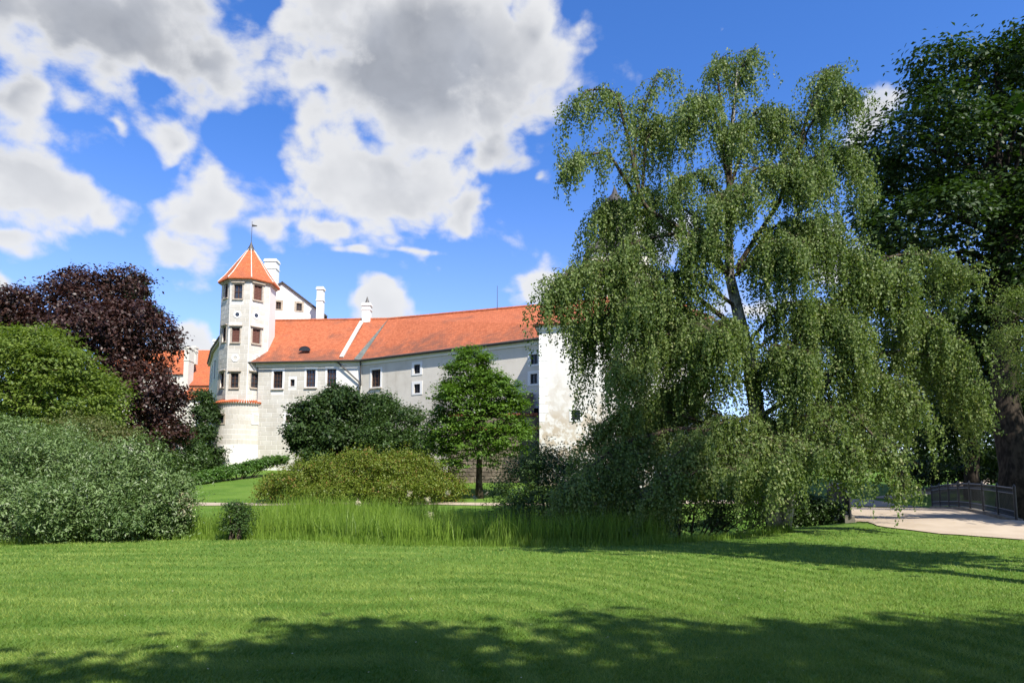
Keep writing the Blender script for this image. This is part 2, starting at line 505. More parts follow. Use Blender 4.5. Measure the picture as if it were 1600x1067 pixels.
class Wall:
    def __init__(self, p0, p1, z0, z1):
        self.p0 = np.array(p0, float); self.p1 = np.array(p1, float)
        e = self.p1 - self.p0; self.L = float(np.linalg.norm(e)); self.e = e/self.L
        self.n = np.array([self.e[1], -self.e[0]])
        self.z0, self.z1 = z0, z1
        self.open = []
    def at(self, s, z, off=0.0):
        q = self.p0 + self.e*s + self.n*off
        return (q[0], q[1], z)
    def pix(self, x0, y0, x1, y1):
        sa, _ = isect(self.p0, self.p1, x0, (y0 + y1)/2)
        sb, _ = isect(self.p0, self.p1, x1, (y0 + y1)/2)
        _, za = isect(self.p0, self.p1, (x0 + x1)/2, y1)
        _, zb = isect(self.p0, self.p1, (x0 + x1)/2, y0)
        return sa, sb, za, zb
    def hbox(self, mb, s0, s1, z0, z1, o0, o1):
        a = self.at
        mb.hexa([a(s0, z0, o1), a(s1, z0, o1), a(s1, z0, o0), a(s0, z0, o0), a(s0, z1, o1), a(s1, z1, o1), a(s1, z1, o0), a(s0, z1, o0)])
    def build(self, parent, mat, name='wall', depth=.28, top=None):
        """wall face with real openings and their reveals; top = (z at p0, z at p1) lets the top slope"""
        S = sorted({0.0, self.L, *[v for o in self.open for v in o[:2]]})
        Z = sorted({self.z0, self.z1, *[v for o in self.open for v in o[2:4]]})
        mb = MB()
        for i in range(len(S) - 1):
            for j in range(len(Z) - 1):
                sm, zm = (S[i] + S[i+1])/2, (Z[j] + Z[j+1])/2
                if any(o[0] < sm < o[1] and o[2] < zm < o[3] for o in self.open): continue
                c = [(S[i], Z[j]), (S[i+1], Z[j]), (S[i+1], Z[j+1]), (S[i], Z[j+1])]
                q = []
                for (s, z) in c:
                    if top is not None and z == self.z1: z = top[0] + (top[1] - top[0])*s/self.L
                    q.append(self.at(s, z))
                mb.quad(*q, uv=c)
        for (s0, s1, z0, z1) in [o[:4] for o in self.open]:
            a = self.at
            mb.quad(a(s0, z0), a(s1, z0), a(s1, z0, -depth), a(s0, z0, -depth))
            mb.quad(a(s0, z1, -depth), a(s1, z1, -depth), a(s1, z1), a(s0, z1))
            mb.quad(a(s0, z0, -depth), a(s0, z1, -depth), a(s0, z1), a(s0, z0))
            mb.quad(a(s1, z0), a(s1, z1), a(s1, z1, -depth), a(s1, z0, -depth))
        return mb.build(name, mat, parent)
    def window(self, parent, rect, nx=2, nz=3, style='glass', surround=.16, sur_mat='trim', sill=True, hood=False, frame_mat='wood', px=True, blind=False):
        s0, s1, z0, z1 = self.pix(*rect) if px else rect
        self.open.append((s0, s1, z0, z1))
        r = .06; d0 = -.20
        mb = MB()
        for (a, b, c, e) in ((s0, s0 + r, z0, z1), (s1 - r, s1, z0, z1), (s0 + r, s1 - r, z0, z0 + r), (s0 + r, s1 - r, z1 - r, z1)):
            self.hbox(mb, a, b, c, e, d0, d0 + .11)
        w = mb.build('window', M[frame_mat], parent)
        mb = MB(); self.hbox(mb, s0, s1, z0, z1, d0 - .05, d0 + .02)
        if style == 'glass':
            mb.build('pane', M['glass'], w)
        elif style == 'blind':
            mb.build('panel', M['ashlar'], w)
        else:
            mb.build('shutter_back', M['dark_metal'], w)
        if style == 'glass':
            mb = MB(); t = .022
            for i in range(1, nx):
                s = s0 + (s1 - s0)*i/nx; tt = t*1.5 if (nx == 2) else t
                self.hbox(mb, s - tt, s + tt, z0 + r, z1 - r, d0 + .02, d0 + .09)
            for j in range(1, nz):
                z = z0 + (z1 - z0)*j/nz
                self.hbox(mb, s0 + r, s1 - r, z - t, z + t, d0 + .02, d0 + .075)
            if nx > 1 or nz > 1: mb.build('glazing_bars', M['iron' if style == 'bars' else frame_mat], w)
        elif style == 'shutter':
            sm = (s0 + s1)/2
            for (a, b) in ((s0 + r, sm - .01), (sm + .01, s1 - r)):
                mb = MB()
                self.hbox(mb, a, a + .06, z0 + r, z1 - r, d0 + .02, d0 + .10); self.hbox(mb, b - .06, b, z0 + r, z1 - r, d0 + .02, d0 + .10)
                nsl = 9
                for j in range(nsl):
                    z = z0 + r + (z1 - z0 - 2*r)*(j + .5)/nsl; h = (z1 - z0)/nsl*.42
                    q = self.at
                    mb.hexa([q(a + .06, z - h, d0 + .09), q(b - .06, z - h, d0 + .09), q(b - .06, z - h, d0 + .07), q(a + .06, z - h, d0 + .07),
                             q(a + .06, z + h, d0 + .045), q(b - .06, z + h, d0 + .045), q(b - .06, z + h, d0 + .025), q(a + .06, z + h, d0 + .025)])
                mb.build('shutter', M['shutter'], w)
        if surround:
            mb = MB(); g = surround; o = .035
            for (a, b, c, e) in ((s0 - g, s0, z0 - g*.6, z1 + g), (s1, s1 + g, z0 - g*.6, z1 + g), (s0, s1, z0 - g*.6, z0), (s0, s1, z1, z1 + g)):
                self.hbox(mb, a, b, c, e, -.02, o)
            mb.build('surround', M[sur_mat], w)
        if sill:
            mb = MB(); self.hbox(mb, s0 - surround*.9, s1 + surround*.9, z0 - surround*.6 - .07, z0 - surround*.6 + .03, -.02, .13)
            mb.build('sill', M['stone_trim'], w)
        if hood:
            mb = MB(); self.hbox(mb, s0 - surround - .1, s1 + surround + .1, z1 + surround, z1 + surround + .1, -.02, .17)
            mb.build('hood', M['stone_trim'], w)
        return w

UNIT = None
def unit_block():
    global UNIT
    if UNIT is None:
        mb = MB()
        e = .06
        # a block face with a small chamfer: x along the wall 0..1, y depth 0..-1 (outwards), z 0..1
        b = [(0, 0, 0), (1, 0, 0), (1, 0, 1), (0, 0, 1)]
        t = [(.012, -1, .03), (.988, -1, .03), (.988, -1, .97), (.012, -1, .97)]
        mb.add(b + t, [(4, 5, 6, 7), (0, 1, 5, 4), (1, 2, 6, 5), (2, 3, 7, 6), (3, 0, 4, 7)])
        me = bpy.data.meshes.new('ashlar_block'); me.from_pydata(mb.V, [], mb.F); me.update()
        me.materials.append(M['ashlar'])
        UNIT = me
    return UNIT
def ashlar(wall, parent, s_lo, s_hi, z_lo, z_hi, bw=1.0, bh=.40, joint=.028, avoid=.17, seed=0):
    """plaster ashlar blocks standing 12 mm proud of the joints, each one an object that shares one mesh"""
    rng = random.Random(seed)
    ang = math.atan2(wall.e[1], wall.e[0])
    nrow = int(round((z_hi - z_lo)/bh)); bh = (z_hi - z_lo)/nrow
    cnt = 0
    for j in range(nrow):
        za, zb = z_lo + j*bh + joint/2, z_lo + (j + 1)*bh - joint/2
        cuts = [s_lo]
        s = s_lo + (bw*.5 if j % 2 else bw)
        while s < s_hi - bw*.25:
            cuts.append(s + rng.uniform(-.08, .08)*bw); s += bw
        cuts.append(s_hi)
        segs = []
        for a, b in zip(cuts[:-1], cuts[1:]):
            parts = [(a + joint/2, b - joint/2)]
            for (o0, o1, oz0, oz1) in [o[:4] for o in wall.open]:
                if oz0 - avoid < zb and oz1 + avoid > za:
                    nxt = []
                    for (u, v) in parts:
                        if o1 + avoid <= u or o0 - avoid >= v: nxt.append((u, v)); continue
                        if u < o0 - avoid: nxt.append((u, o0 - avoid))
                        if v > o1 + avoid: nxt.append((o1 + avoid, v))
                    parts = nxt
            segs += parts
        for (a, b) in segs:
            if b - a < .12: continue
            o = bpy.data.objects.new('ashlar_block', unit_block())
            COL.objects.link(o); o.parent = parent
            q = np.array(wall.at(a, za)) - ORIG[parent]
            o.location = q; o.rotation_euler = (0, 0, ang)
            o.scale = (b - a, .014, zb - za)
            cnt += 1
    return cnt

def roof_quad(mb, a, b, c, d, th=.14):
    """a,b eave left/right, c,d ridge right/left; UV in metres up the slope; a closed slab"""
    a, b, c, d = [np.array(v, float) for v in (a, b, c, d)]
    n = np.cross(b - a, d - a); n /= np.linalg.norm(n)
    u = (b - a)/np.linalg.norm(b - a)
    def uvw(p):
        r = p - a; s = float(r @ u); return (s, float(np.linalg.norm(r - u*s)))
    top = [a, b, c, d]; bot = [p - n*th for p in top]
    mb.add(top + bot, [(0, 1, 2, 3), (7, 6, 5, 4), (4, 5, 1, 0), (5, 6, 2, 1), (6, 7, 3, 2), (7, 4, 0, 3)], [uvw(p) for p in top]*2)

def ridge_tiles(parent, a, b, mat='tiles', r=.14, step=.36, name='ridge_tiles'):
    a, b = np.array(a, float), np.array(b, float)
    L = np.linalg.norm(b - a); n = max(2, int(L/step))
    mb = MB()
    for i in range(n):
        p = a + (b - a)*(i/n); q = a + (b - a)*((i + 1.06)/n)
        mb.tube([p, q], [r*1.06, r*.92], 8)
    return mb.build(name, M[mat], parent, kind='stuff')

# --- tower
TY = 64.0
tc3 = P(383.5, 600, TY); TX = tc3[0]
GT = float(gz(TX, TY)) - .6
def zat(px, py, Y): return float(P(px, py, Y)[2])
tower = thing('castle_tower', (TX, TY, GT), 'slim eight-sided white castle tower with pointed orange tiled roof', 'tower')
RO = 2.45
view = math.atan2(-TX, TY)          # turn so that one edge looks at the viewer
phi0 = -math.pi/2 + math.atan2(0 - TX, TY)*1.0 + R(3)
angs = [phi0 + i*math.pi/4 for i in range(8)]
VO = [np.array([TX + RO*math.cos(a), TY + RO*math.sin(a)]) for a in angs]
z_eave = zat(389, 434, TY - RO); z_roll = zat(380, 628, TY - RO)
z_apex = zat(389, 384, TY)
faces = {}
for i in range(8):
    p0, p1 = VO[i], VO[(i + 1) % 8]
    faces[i] = Wall(p0, p1, z_roll, z_eave)      # i=0: front right, i=7: front left, i=6: left
fr, fl, ls = faces[0], faces[7], faces[6]
for wl, cols in ((fl, [(365.5, 444.5, 378.5, 466.5, 'glass', 2, 2), (361.8, 512, 374.5, 534.5, 'shutter', 1, 1), (360, 583, 372.5, 605.5, 'glass', 2, 3)]),
                 (fr, [(396.5, 446, 409.5, 469, 'shutter', 1, 1), (394.2, 514, 406.5, 536.5, 'shutter', 1, 1), (392, 583.5, 404.0, 605.5, 'glass', 2, 3)])):
    for (x0, y0, x1, y1, st, a, b) in cols:
        wl.window(tower, (x0, y0, x1, y1), a, b, st, .13, 'stone_trim', True, True)
zz = [(444.5, 466.5), (512, 534.5), (583, 605.5)]
for (y0, y1) in zz:
    za, zb = zat(380, y1, TY - 1.5), zat(380, y0, TY - 1.5)
    ls.window(tower, (.62, 1.38, za, zb), 2, 3, 'glass', .13, 'stone_trim', True, True, px=False)
for i in range(8):
    faces[i].build(tower, M['joint'], 'wall')
for i, sd in ((0, 1), (7, 2), (6, 3)):
    ashlar(faces[i], tower, .03, faces[i].L - .03, z_roll + .3, z_eave - .35, .98, .42, seed=sd, avoid=.15)
# round openings between the storeys
for wl, px, py, dark in ((fl, 370.8, 491.5, True), (fr, 400.2, 493, True), (fl, 367.5, 559.5, False), (fr, 401.5, 559, False)):
    s, z = isect(wl.p0, wl.p1, px, py)
    mb = MB(); n = 16
    ring = []
    for rr, o in ((.36, .012), (.34, .05), (.20, .05), (.18, -.02)):
        ring.append([wl.at(s + rr*math.cos(2*math.pi*j/n), z + rr*math.sin(2*math.pi*j/n), o) for j in range(n)])
    V = [v for rg in ring for v in rg]
    mb.add(V, [(k*n + j, k*n + (j + 1) % n, (k + 1)*n + (j + 1) % n, (k + 1)*n + j) for k in range(3) for j in range(n)])
    oc = mb.build('round_window', M['trim'], tower)
    mb = MB(); mb.add([wl.at(s + .2*math.cos(2*math.pi*j/n), z + .2*math.sin(2*math.pi*j/n), .018) for j in range(n)], [tuple(range(n))])
    mb.build('pane', M['glass'] if dark else M['ashlar'], oc)
# cornice under the eave
def ngon_ring(cx, cy, angs, prof):
    """prof: (radius, z) list swept round the polygon given by angs"""
    n = len(angs); V = []
    for (r, z) in prof:
        V += [(cx + r*math.cos(a), cy + r*math.sin(a), z) for a in angs]
    Fs = [(k*n + j, k*n + (j + 1) % n, (k + 1)*n + (j + 1) % n, (k + 1)*n + j) for k in range(len(prof) - 1) for j in range(n)]
    return V, Fs
V, Fs = ngon_ring(TX, TY, angs, [(RO + .01, z_eave - .34), (RO + .10, z_eave - .28), (RO + .10, z_eave - .16), (RO + .22, z_eave - .06), (RO + .24, z_eave + .06), (RO - .2, z_eave + .07)])
build('cornice', V, Fs, M['stone_trim'], tower)
mb = MB()
for i in range(8):
    a0, a1 = angs[i], angs[(i + 1) % 8]
    rr = RO + .36
    e0 = np.array([TX + rr*math.cos(a0), TY + rr*math.sin(a0), z_eave]); e1 = np.array([TX + rr*math.cos(a1), TY + rr*math.sin(a1), z_eave])
    k0 = np.array([TX + (rr - .6)*math.cos(a0), TY + (rr - .6)*math.sin(a0), z_eave + .72]); k1 = np.array([TX + (rr - .6)*math.cos(a1), TY + (rr - .6)*math.sin(a1), z_eave + .72])
    ap = np.array([TX, TY, z_apex])
    L = np.linalg.norm(e1 - e0); l2 = np.linalg.norm(k1 - k0)
    mb.add([e0, e1, k1, k0], [(0, 1, 2, 3)], [(0, 0), (L, 0), (L/2 + l2/2, 1.0), (L/2 - l2/2, 1.0)])
    mb.add([k0, k1, ap], [(0, 1, 2)], [(L/2 - l2/2, 1.0), (L/2 + l2/2, 1.0), (L/2, 4.2)])
    mb.add([e0, e1, (e1[0], e1[1], z_eave - .1), (e0[0], e0[1], z_eave - .1)], [(3, 2, 1, 0)])
mb.add([(TX + (RO + .36)*math.cos(a), TY + (RO + .36)*math.sin(a), z_eave - .1) for a in angs], [tuple(range(8))[::-1]])
troof = mb.build('roof', M['tiles_new'], tower)
for i in range(8):
    a0 = angs[i]
    mb = MB()
    mb.tube([(TX + (RO + .36)*math.cos(a0), TY + (RO + .36)*math.sin(a0), z_eave + .03), (TX + (RO - .24)*math.cos(a0), TY + (RO - .24)*math.sin(a0), z_eave + .735), (TX, TY, z_apex + .02)], [.05, .045, .035], 6)
    mb.build('hip_ridge', M['mortar'], troof)
mb = MB(); mb.tube([(TX, TY, z_apex - .55), (TX, TY, z_apex + .1), (TX, TY, z_apex + .35)], [.42, .12, .05], 8)
mb.build('roof_cap', M['dark_metal'], tower)
zf = zat(391, 346, TY)
mb = MB(); mb.tube([(TX, TY, z_apex + .2), (TX, TY, zf)], [.03, .018], 5)
mb.hexa([(TX, TY - .01, zf - .55), (TX + .5, TY - .01, zf - .5), (TX + .5, TY + .01, zf - .5), (TX, TY + .01, zf - .55), (TX, TY - .01, zf - .3), (TX + .5, TY - .01, zf - .42), (TX + .5, TY + .01, zf - .42), (TX, TY + .01, zf - .3)])
mb.build('weather_vane', M['dark_metal'], tower)
# round base with a roll of tiles on top
NB = 48
ba = [2*math.pi*j/NB for j in range(NB)]
RB = 2.64
V, Fs = ngon_ring(TX, TY, ba, [(RB + .24, GT), (RB + .10, GT + 2.2), (RB, GT + 4.5), (RB, z_roll - .12)])
build('round_base', V, Fs, M['joint'], tower, smooth=True)
V, Fs = ngon_ring(TX, TY, ba, [(RB, z_roll - .16), (RB + .12, z_roll - .12), (RB + .14, z_roll - .02), (RO - .35, z_roll + .22)])
build('cornice', V, Fs, M['trim'], tower)
mb = MB()
for j in range(80):
    a = 2*math.pi*j/80
    if math.sin(a) > .5: continue
    c, s = math.cos(a), math.sin(a)
    mb.tube([(TX + (RB + .26)*c, TY + (RB + .26)*s, z_roll - .05), (TX + (RO - .3)*c, TY + (RO - .3)*s, z_roll + .26)], [.085, .075], 6)
mb.build('roll_tiles', M['tiles_new'], tower, kind='stuff')
# small square openings in the base: a window and a blind panel
def base_panel(px, py, w, h, dark):
    d = ray(px, py); d2 = d[:2]/d[1]
    # nearer hit with the base cylinder
    A = d2 @ d2; B = -2*(d2 @ np.array([TX, TY])); C = TX*TX + TY*TY - RB*RB
    t = (-B - math.sqrt(max(B*B - 4*A*C, 0)))/(2*A)
    q = d2*t; a = math.atan2(q[1] - TY, q[0] - TX); z = zat(px, py, q[1])
    nrm = np.array([math.cos(a), math.sin(a)]); e = np.array([-nrm[1], nrm[0]])
    c = np.array([TX, TY]) + nrm*(RB - .14)
    wl = Wall(c - e*w/2, c + e*w/2, z - h/2, z + h/2)
    mb = MB()
    for (a0, a1, b0, b1) in ((-.13, .02, -.13, h + .13), (w - .02, w + .13, -.13, h + .13), (.02, w - .02, -.13, .02), (.02, w - .02, h - .02, h + .13)):
        wl.hbox(mb, a0, a1, z - h/2 + b0, z - h/2 + b1, -.1, .19)
    w_ = mb.build('window', M['stone_trim' if dark else 'trim'], tower)
    mb = MB(); wl.hbox(mb, 0, w, z - h/2, z + h/2, -.08, .158 if not dark else .152)
    mb.build('pane', M['glass'] if dark else M['ashlar'], w_)
    return a, z
base_panel(347.3, 654.5, .42, .75, True)
base_panel(399.3, 654.5, .5, .75, False)
# curved plaster blocks of the base
cb = MB(); hb = math.pi/16
for k_ in range(3):
    pass
tt = [hb*(-1 + 2*k_/3) for k_ in range(4)]
tt = [t*(1 - .02) for t in tt]
Vb = [(math.cos(t), math.sin(t), 0) for t in tt] + [(math.cos(t), math.sin(t), 1) for t in tt]
Vt = [(math.cos(t*.985)*1.0055, math.sin(t*.985)*1.0055, .03) for t in tt] + [(math.cos(t*.985)*1.0055, math.sin(t*.985)*1.0055, .97) for t in tt]
cb.add(Vb + Vt, [(8 + i, 9 + i, 13 + i, 12 + i) for i in range(3)] + [(i, i + 1, 9 + i, 8 + i) for i in range(3)] + [(4 + i, 12 + i, 13 + i, 5 + i) for i in range(3)] + [(0, 8, 12, 4), (3, 7, 15, 11)])
cme = bpy.data.meshes.new('ashlar_block'); cme.from_pydata(cb.V, [], cb.F); cme.update(); cme.materials.append(M['ashlar'])
zb0 = GT + 2.9; nrow = int((z_roll - .2 - zb0)/.42); bh = (z_roll - .2 - zb0)/nrow
for j in range(nrow):
    z = zb0 + j*bh
    rad = np.interp(z + .2, [GT, GT + 2.2, GT + 4.5, 99], [RB + .24, RB + .10, RB, RB]) - .002
    for k_ in range(9):
        a = phi0 - math.pi/2 + (k_ + (.5 if j % 2 else 0))*2*hb
        o = bpy.data.objects.new('ashlar_block', cme); COL.objects.link(o); o.parent = tower
        o.location = (0, 0, z - GT); o.rotation_euler = (0, 0, a); o.scale = (rad, rad, bh - .028)

# --- wing joining the tower: ashlar front
zE = zat(411, 566, 62.2)                      # eave height of both wings
A_ = P(404, 570, 62.25)[:2]; B_ = P(566, 562, 61.2)[:2]
GW = 2.2
wing = thing('castle_wing', (A_[0] + 5, A_[1], GW), 'short pale ashlar-patterned castle wing between the tower and the long wing', 'building')
wl = Wall(A_, B_, GW, zE)
for (x0, y0, x1, y1) in ((427, 580, 441.5, 606.5), (478.5, 577.5, 493, 604.5), (511, 576.5, 525.5, 604)):
    wl.window(wing, (x0, y0, x1, y1), 3, 4, 'glass', .17, 'trim', True)
wl.window(wing, (453.5, 592.5, 460.5, 603.5), 1, 1, 'glass', .12, 'trim', False)
wl.window(wing, (446, 648, 453, 660.5), 2, 3, 'glass', .16, 'trim', False)
wl.build(wing, M['joint'])
ashlar(wl, wing, .0, wl.L - 2.4, GW + .9, zE - .5, 1.0, .41, seed=7, avoid=.18)
Wall(B_, B_ + np.array([-1.5, 7.0]), GW, zE).build(wing, M['grey_wall'], 'wall')
mb = MB(); wl.hbox(mb, -.2, wl.L, zE - .42, zE - .18, -.05, .10); wl.hbox(mb, -.2, wl.L, zE - .18, zE - .02, -.05, .22)
mb.build('cornice', M['trim'], wing)
# roof
e0 = np.array(wl.at(-.9, zE - .03, .42)); e1 = np.array(wl.at(wl.L + .0, zE - .03, .42))
r0 = P(425, 506, 67.3); r1 = P(606, 498.5, 66.6); r0[2] = r1[2]
mb = MB(); roof_quad(mb, e0, e1, r1, r0)
back0, back1 = r0 + np.array([0, 6.5, -5.2]), r1 + np.array([0, 6.5, -5.2])
roof_quad(mb, back1, back0, r0, r1)
wroof = mb.build('roof', M['tiles'], wing)
ridge_tiles(wroof, r0, r1)
mb = MB(); mb.tube([e0 + (0, -.08, -.06), e1 + (0, -.08, -.06)], [.08, .08], 8); mb.build('gutter', M['dark_metal'], wing)
# mortar verge strip running down the slope
def on_roof(px, py, q=(e0, e1, r0)):
    n = np.cross(q[1] - q[0], q[2] - q[0]); d = ray(px, py)
    return EYE + d*((q[0] - EYE) @ n)/(d @ n)
s0, s1 = on_roof(565.5, 503), on_roof(533.5, 559)
nr = np.cross(e1 - e0, r0 - e0); nr /= np.linalg.norm(nr)
sd = np.array([1.0, 0, 0])*.17
mb = MB(); mb.hexa([s1 - sd, s1 + sd, s0 + sd, s0 - sd, s1 - sd + nr*.14, s1 + sd + nr*.14, s0 + sd + nr*.14, s0 - sd + nr*.14])
mb.build('verge_strip', M['mortar'], wroof)
# eyebrow dormer
dq = on_roof(477, 550)
mb = MB(); n = 10
front = [dq + np.array([.55*math.cos(math.pi*j/n), -.25, .1 + .42*math.sin(math.pi*j/n)]) for j in range(n + 1)]
backp = dq + np.array([0, 1.1, .75])
mb.add(front + [backp], [(j, j + 1, n + 1) for j in range(n)])
dm = mb.build('dormer', M['tiles'], wroof)
mb = MB(); mb.add([v*.999 + dq*.001 + np.array([0, .03, -.03]) for v in front], [tuple(range(n + 1))[::-1]]); mb.build('dormer_opening', M['iron'], dm)

def chimney(px0, px1, py0, py1, Y, label, dep=.9, cap=True, mat='white', pot=False):
    """py0 top, py1 foot"""
    a, b = P(px0, py1, Y), P(px1, py1, Y); zt = zat((px0 + px1)/2, py0, Y); zb = a[2] - .6
    w = b[0] - a[0]
    t = thing('chimney', ((a[0] + b[0])/2, Y + dep/2, zb), label, 'chimney')
    mb = MB(); mb.box(a[0] + .04, b[0] - .04, Y + .04, Y + dep - .04, zb, zt - .3); mb.build('shaft', M[mat], t)
    mb = MB(); mb.box(a[0] - .04, b[0] + .04, Y - .04, Y + dep + .04, zt - .3, zt - .12); mb.box(a[0] + .02, b[0] - .02, Y + .02, Y + dep - .02, zt - .12, zt); mb.build('cap', M[mat], t)
    mb = MB(); zm = zt - (zt - zb)*.32; mb.box(a[0] - .02, b[0] + .02, Y - .02, Y + dep + .02, zm, zm + .12); mb.build('band', M[mat], t)
    if pot:
        mb = MB(); mb.tube([((a[0] + b[0])/2, Y + dep/2, zt), ((a[0] + b[0])/2, Y + dep/2, zt + .35), ((a[0] + b[0])/2, Y + dep/2, zt + .7)], [.28, .12, .03], 8); mb.build('cowl', M['dark_metal'], t)
    return t
chimney(564.5, 578.5, 472.5, 500, 66.3, 'white chimney with a dark cowl on the ridge of the wings', pot=True)
chimney(411, 430.5, 404, 445, 69.0, 'broad white chimney rising behind the pointed tower roof', 1.1)
chimney(492.5, 503.5, 447.5, 508, 67.2, 'tall slender white chimney beside the white gable', .75)

# --- white gabled house behind
GA = P(420, 500, 67.6)[:2]; GB = P(506, 500, 69.2)[:2]
gable = thing('gabled_house', ((GA[0] + GB[0])/2, (GA[1] + GB[1])/2 + 2, 3.0), 'bright white gabled castle house with two small windows behind the tower', 'building')
gw = Wall(GA, GB, 3.0, zat(440, 500, 68))
_, zap = isect(GA, GB, 441, 442); sap, _ = isect(GA, GB, 441, 442)
_, zrt = isect(GA, GB, 492, 481); srt, _ = isect(GA, GB, 492, 481)
slope = (zap - zrt)/(srt - sap)
zl = zap - slope*sap
sR = gw.L; zR = zap - slope*(sR - sap)
# the gable as a wall whose upper part is cut into the gable outline, with two openings
W1 = gw.pix(431, 471.5, 439, 483); W2 = gw.pix(463, 474, 471.5, 485.5)
gw.z1 = W1[2] - .6
def gtop(s): return zap - slope*abs(s - sap)
gw.build(gable, M['white'])
mb = MB()
S = sorted({0, sap, sR, W1[0], W1[1], W2[0], W2[1]})
zlo = gw.z1
for a, b in zip(S[:-1], S[1:]):
    sm = (a + b)/2
    hole = next((w for w in (W1, W2) if w[0] < sm < w[1]), None)
    if hole is None:
        mb.quad(gw.at(a, zlo), gw.at(b, zlo), gw.at(b, gtop(b)), gw.at(a, gtop(a)))
    else:
        mb.quad(gw.at(a, zlo), gw.at(b, zlo), gw.at(b, hole[2]), gw.at(a, hole[2]))
        mb.quad(gw.at(a, hole[3]), gw.at(b, hole[3]), gw.at(b, gtop(b)), gw.at(a, gtop(a)))
mb.build('gable', M['white'], gable)
for w in (W1, W2):
    gw.window(gable, w, 2, 3, 'glass', .2, 'stone_trim', False, px=False)
    mb = MB(); q = gw.at; dd = -.28
    s0_, s1_, z0_, z1_ = w
    mb.quad(q(s0_, z0_), q(s1_, z0_), q(s1_, z0_, dd), q(s0_, z0_, dd)); mb.quad(q(s0_, z1_, dd), q(s1_, z1_, dd), q(s1_, z1_), q(s0_, z1_))
    mb.quad(q(s0_, z0_, dd), q(s0_, z1_, dd), q(s0_, z1_), q(s0_, z0_)); mb.quad(q(s1_, z0_), q(s1_, z1_), q(s1_, z1_, dd), q(s1_, z0_, dd))
    mb.build('reveal', M['white'], gable)
bk = -gw.n*9.0
mb = MB()
def gp(s, z, off=0): return np.array(gw.at(s, z, off))
ap_ = gp(sap, zap + .12, .2); le_ = gp(-.3, gtop(-.3) + .12, .2); re_ = gp(sR + .35, gtop(sR + .35) + .12, .2)
B3 = np.array([bk[0], bk[1], 0])
roof_quad(mb, re_, re_ + B3, ap_ + B3, ap_)
roof_quad(mb, le_ + B3, le_, ap_, ap_ + B3)
mb.build('roof', M['slate'], gable)
sideR = Wall(GB, GB + bk, 3.0, gtop(sR)); sideR.build(gable, M['white'], 'wall')

# --- long wing, grey plaster
C_ = P(843, 530, 52.0)[:2]
dirw = (C_ - B_)/np.linalg.norm(C_ - B_)
C2 = C_ + dirw*9
long = thing('castle_wing', ((B_[0] + C_[0])/2, (B_[1] + C_[1])/2, GW), 'long grey plastered castle wing with a broad orange tiled roof', 'building')
lw = Wall(B_, C2, GW, zE)
lw.window(long, (580.5, 577.5, 594.5, 604.5), 3, 4, 'glass', .18, 'trim', True)
for r_ in ((647, 569.5, 656.5, 583.5), (647, 600, 656.5, 614), (829.5, 553.5, 840.5, 569), (829, 584, 840, 599.5), (833.5, 637.5, 842, 650)):
    lw.window(long, r_, 2, 3, 'glass', .24, 'trim', False, frame_mat='iron')
lw.build(long, M['grey_wall'])
mb = MB(); lw.hbox(mb, -.05, lw.L, zE - .45, zE - .2, -.05, .10); lw.hbox(mb, -.05, lw.L, zE - .2, zE - .03, -.05, .22)
mb.build('cornice', M['trim'], long)
f0 = np.array(lw.at(.15, zE, .36)); f1 = np.array(lw.at(lw.L, zE, .36))
g0 = P(607, 498.5, 66.6); g1 = P(860, 475.5, 59.6)
dg = (g1 - g0)/np.linalg.norm(g1 - g0); g1x = g1 + dg*9
mb = MB(); roof_quad(mb, f0, f1, g1x, g0)
bo = np.array([-lw.n[0]*6.5, -lw.n[1]*6.5, -5.2])
roof_quad(mb, g1x + bo, g0 + bo, g0, g1x)
lroof = mb.build('roof', M['tiles'], long)
ridge_tiles(lroof, g0, g1x)
mb = MB(); mb.tube([f0 + np.array([*(lw.n*.03), -.08]), f1 + np.array([*(lw.n*.03), -.08])], [.11, .11], 8); mb.build('gutter', M['dark_metal'], long)
# metal valley between the two roofs
k0 = on_roof(553, 562); k1 = g0
mb = MB(); mb.add([k0 + np.array([0, 0, .08]), f0 + np.array([0, -.02, .02]), k1 + np.array([0, 0, .05]), e1 + np.array([0, -.02, 0.03])], [(0, 3, 2), (3, 1, 2)])
mb.build('valley_flashing', M['lead'], long)
dp = np.array(wl.at(wl.L - .1, zE - .4, .18)); dp0 = np.array(wl.at(wl.L - 2.3, zE - .05, .35))
mb = MB(); mb.tube([dp0, np.array(wl.at(wl.L - 1.9, zE - .45, .25)), np.array(wl.at(wl.L - .2, zE - 2.0, .2)), np.array(wl.at(wl.L - .12, zE - 2.5, .18)), np.array(wl.at(wl.L - .12, GW + .3, .18))], [.07]*5, 8)
mb.tube([np.array(lw.at(.05, zE - .1, .3)), np.array(lw.at(.05, zE - 2.3, .15)), np.array(wl.at(wl.L - .12, zE - 2.5, .18))], [.06]*3, 8)
mb.build('downpipe', M['dark_metal'], long)
zt = zat(776.5, 446, 61.5)
q = P(777, 484, 61.6)
mb = MB(); mb.tube([q - np.array([0, 0, .5]), np.array([q[0], q[1], zt])], [.035, .02], 5); mb.build('lightning_rod', M['dark_metal'], long)

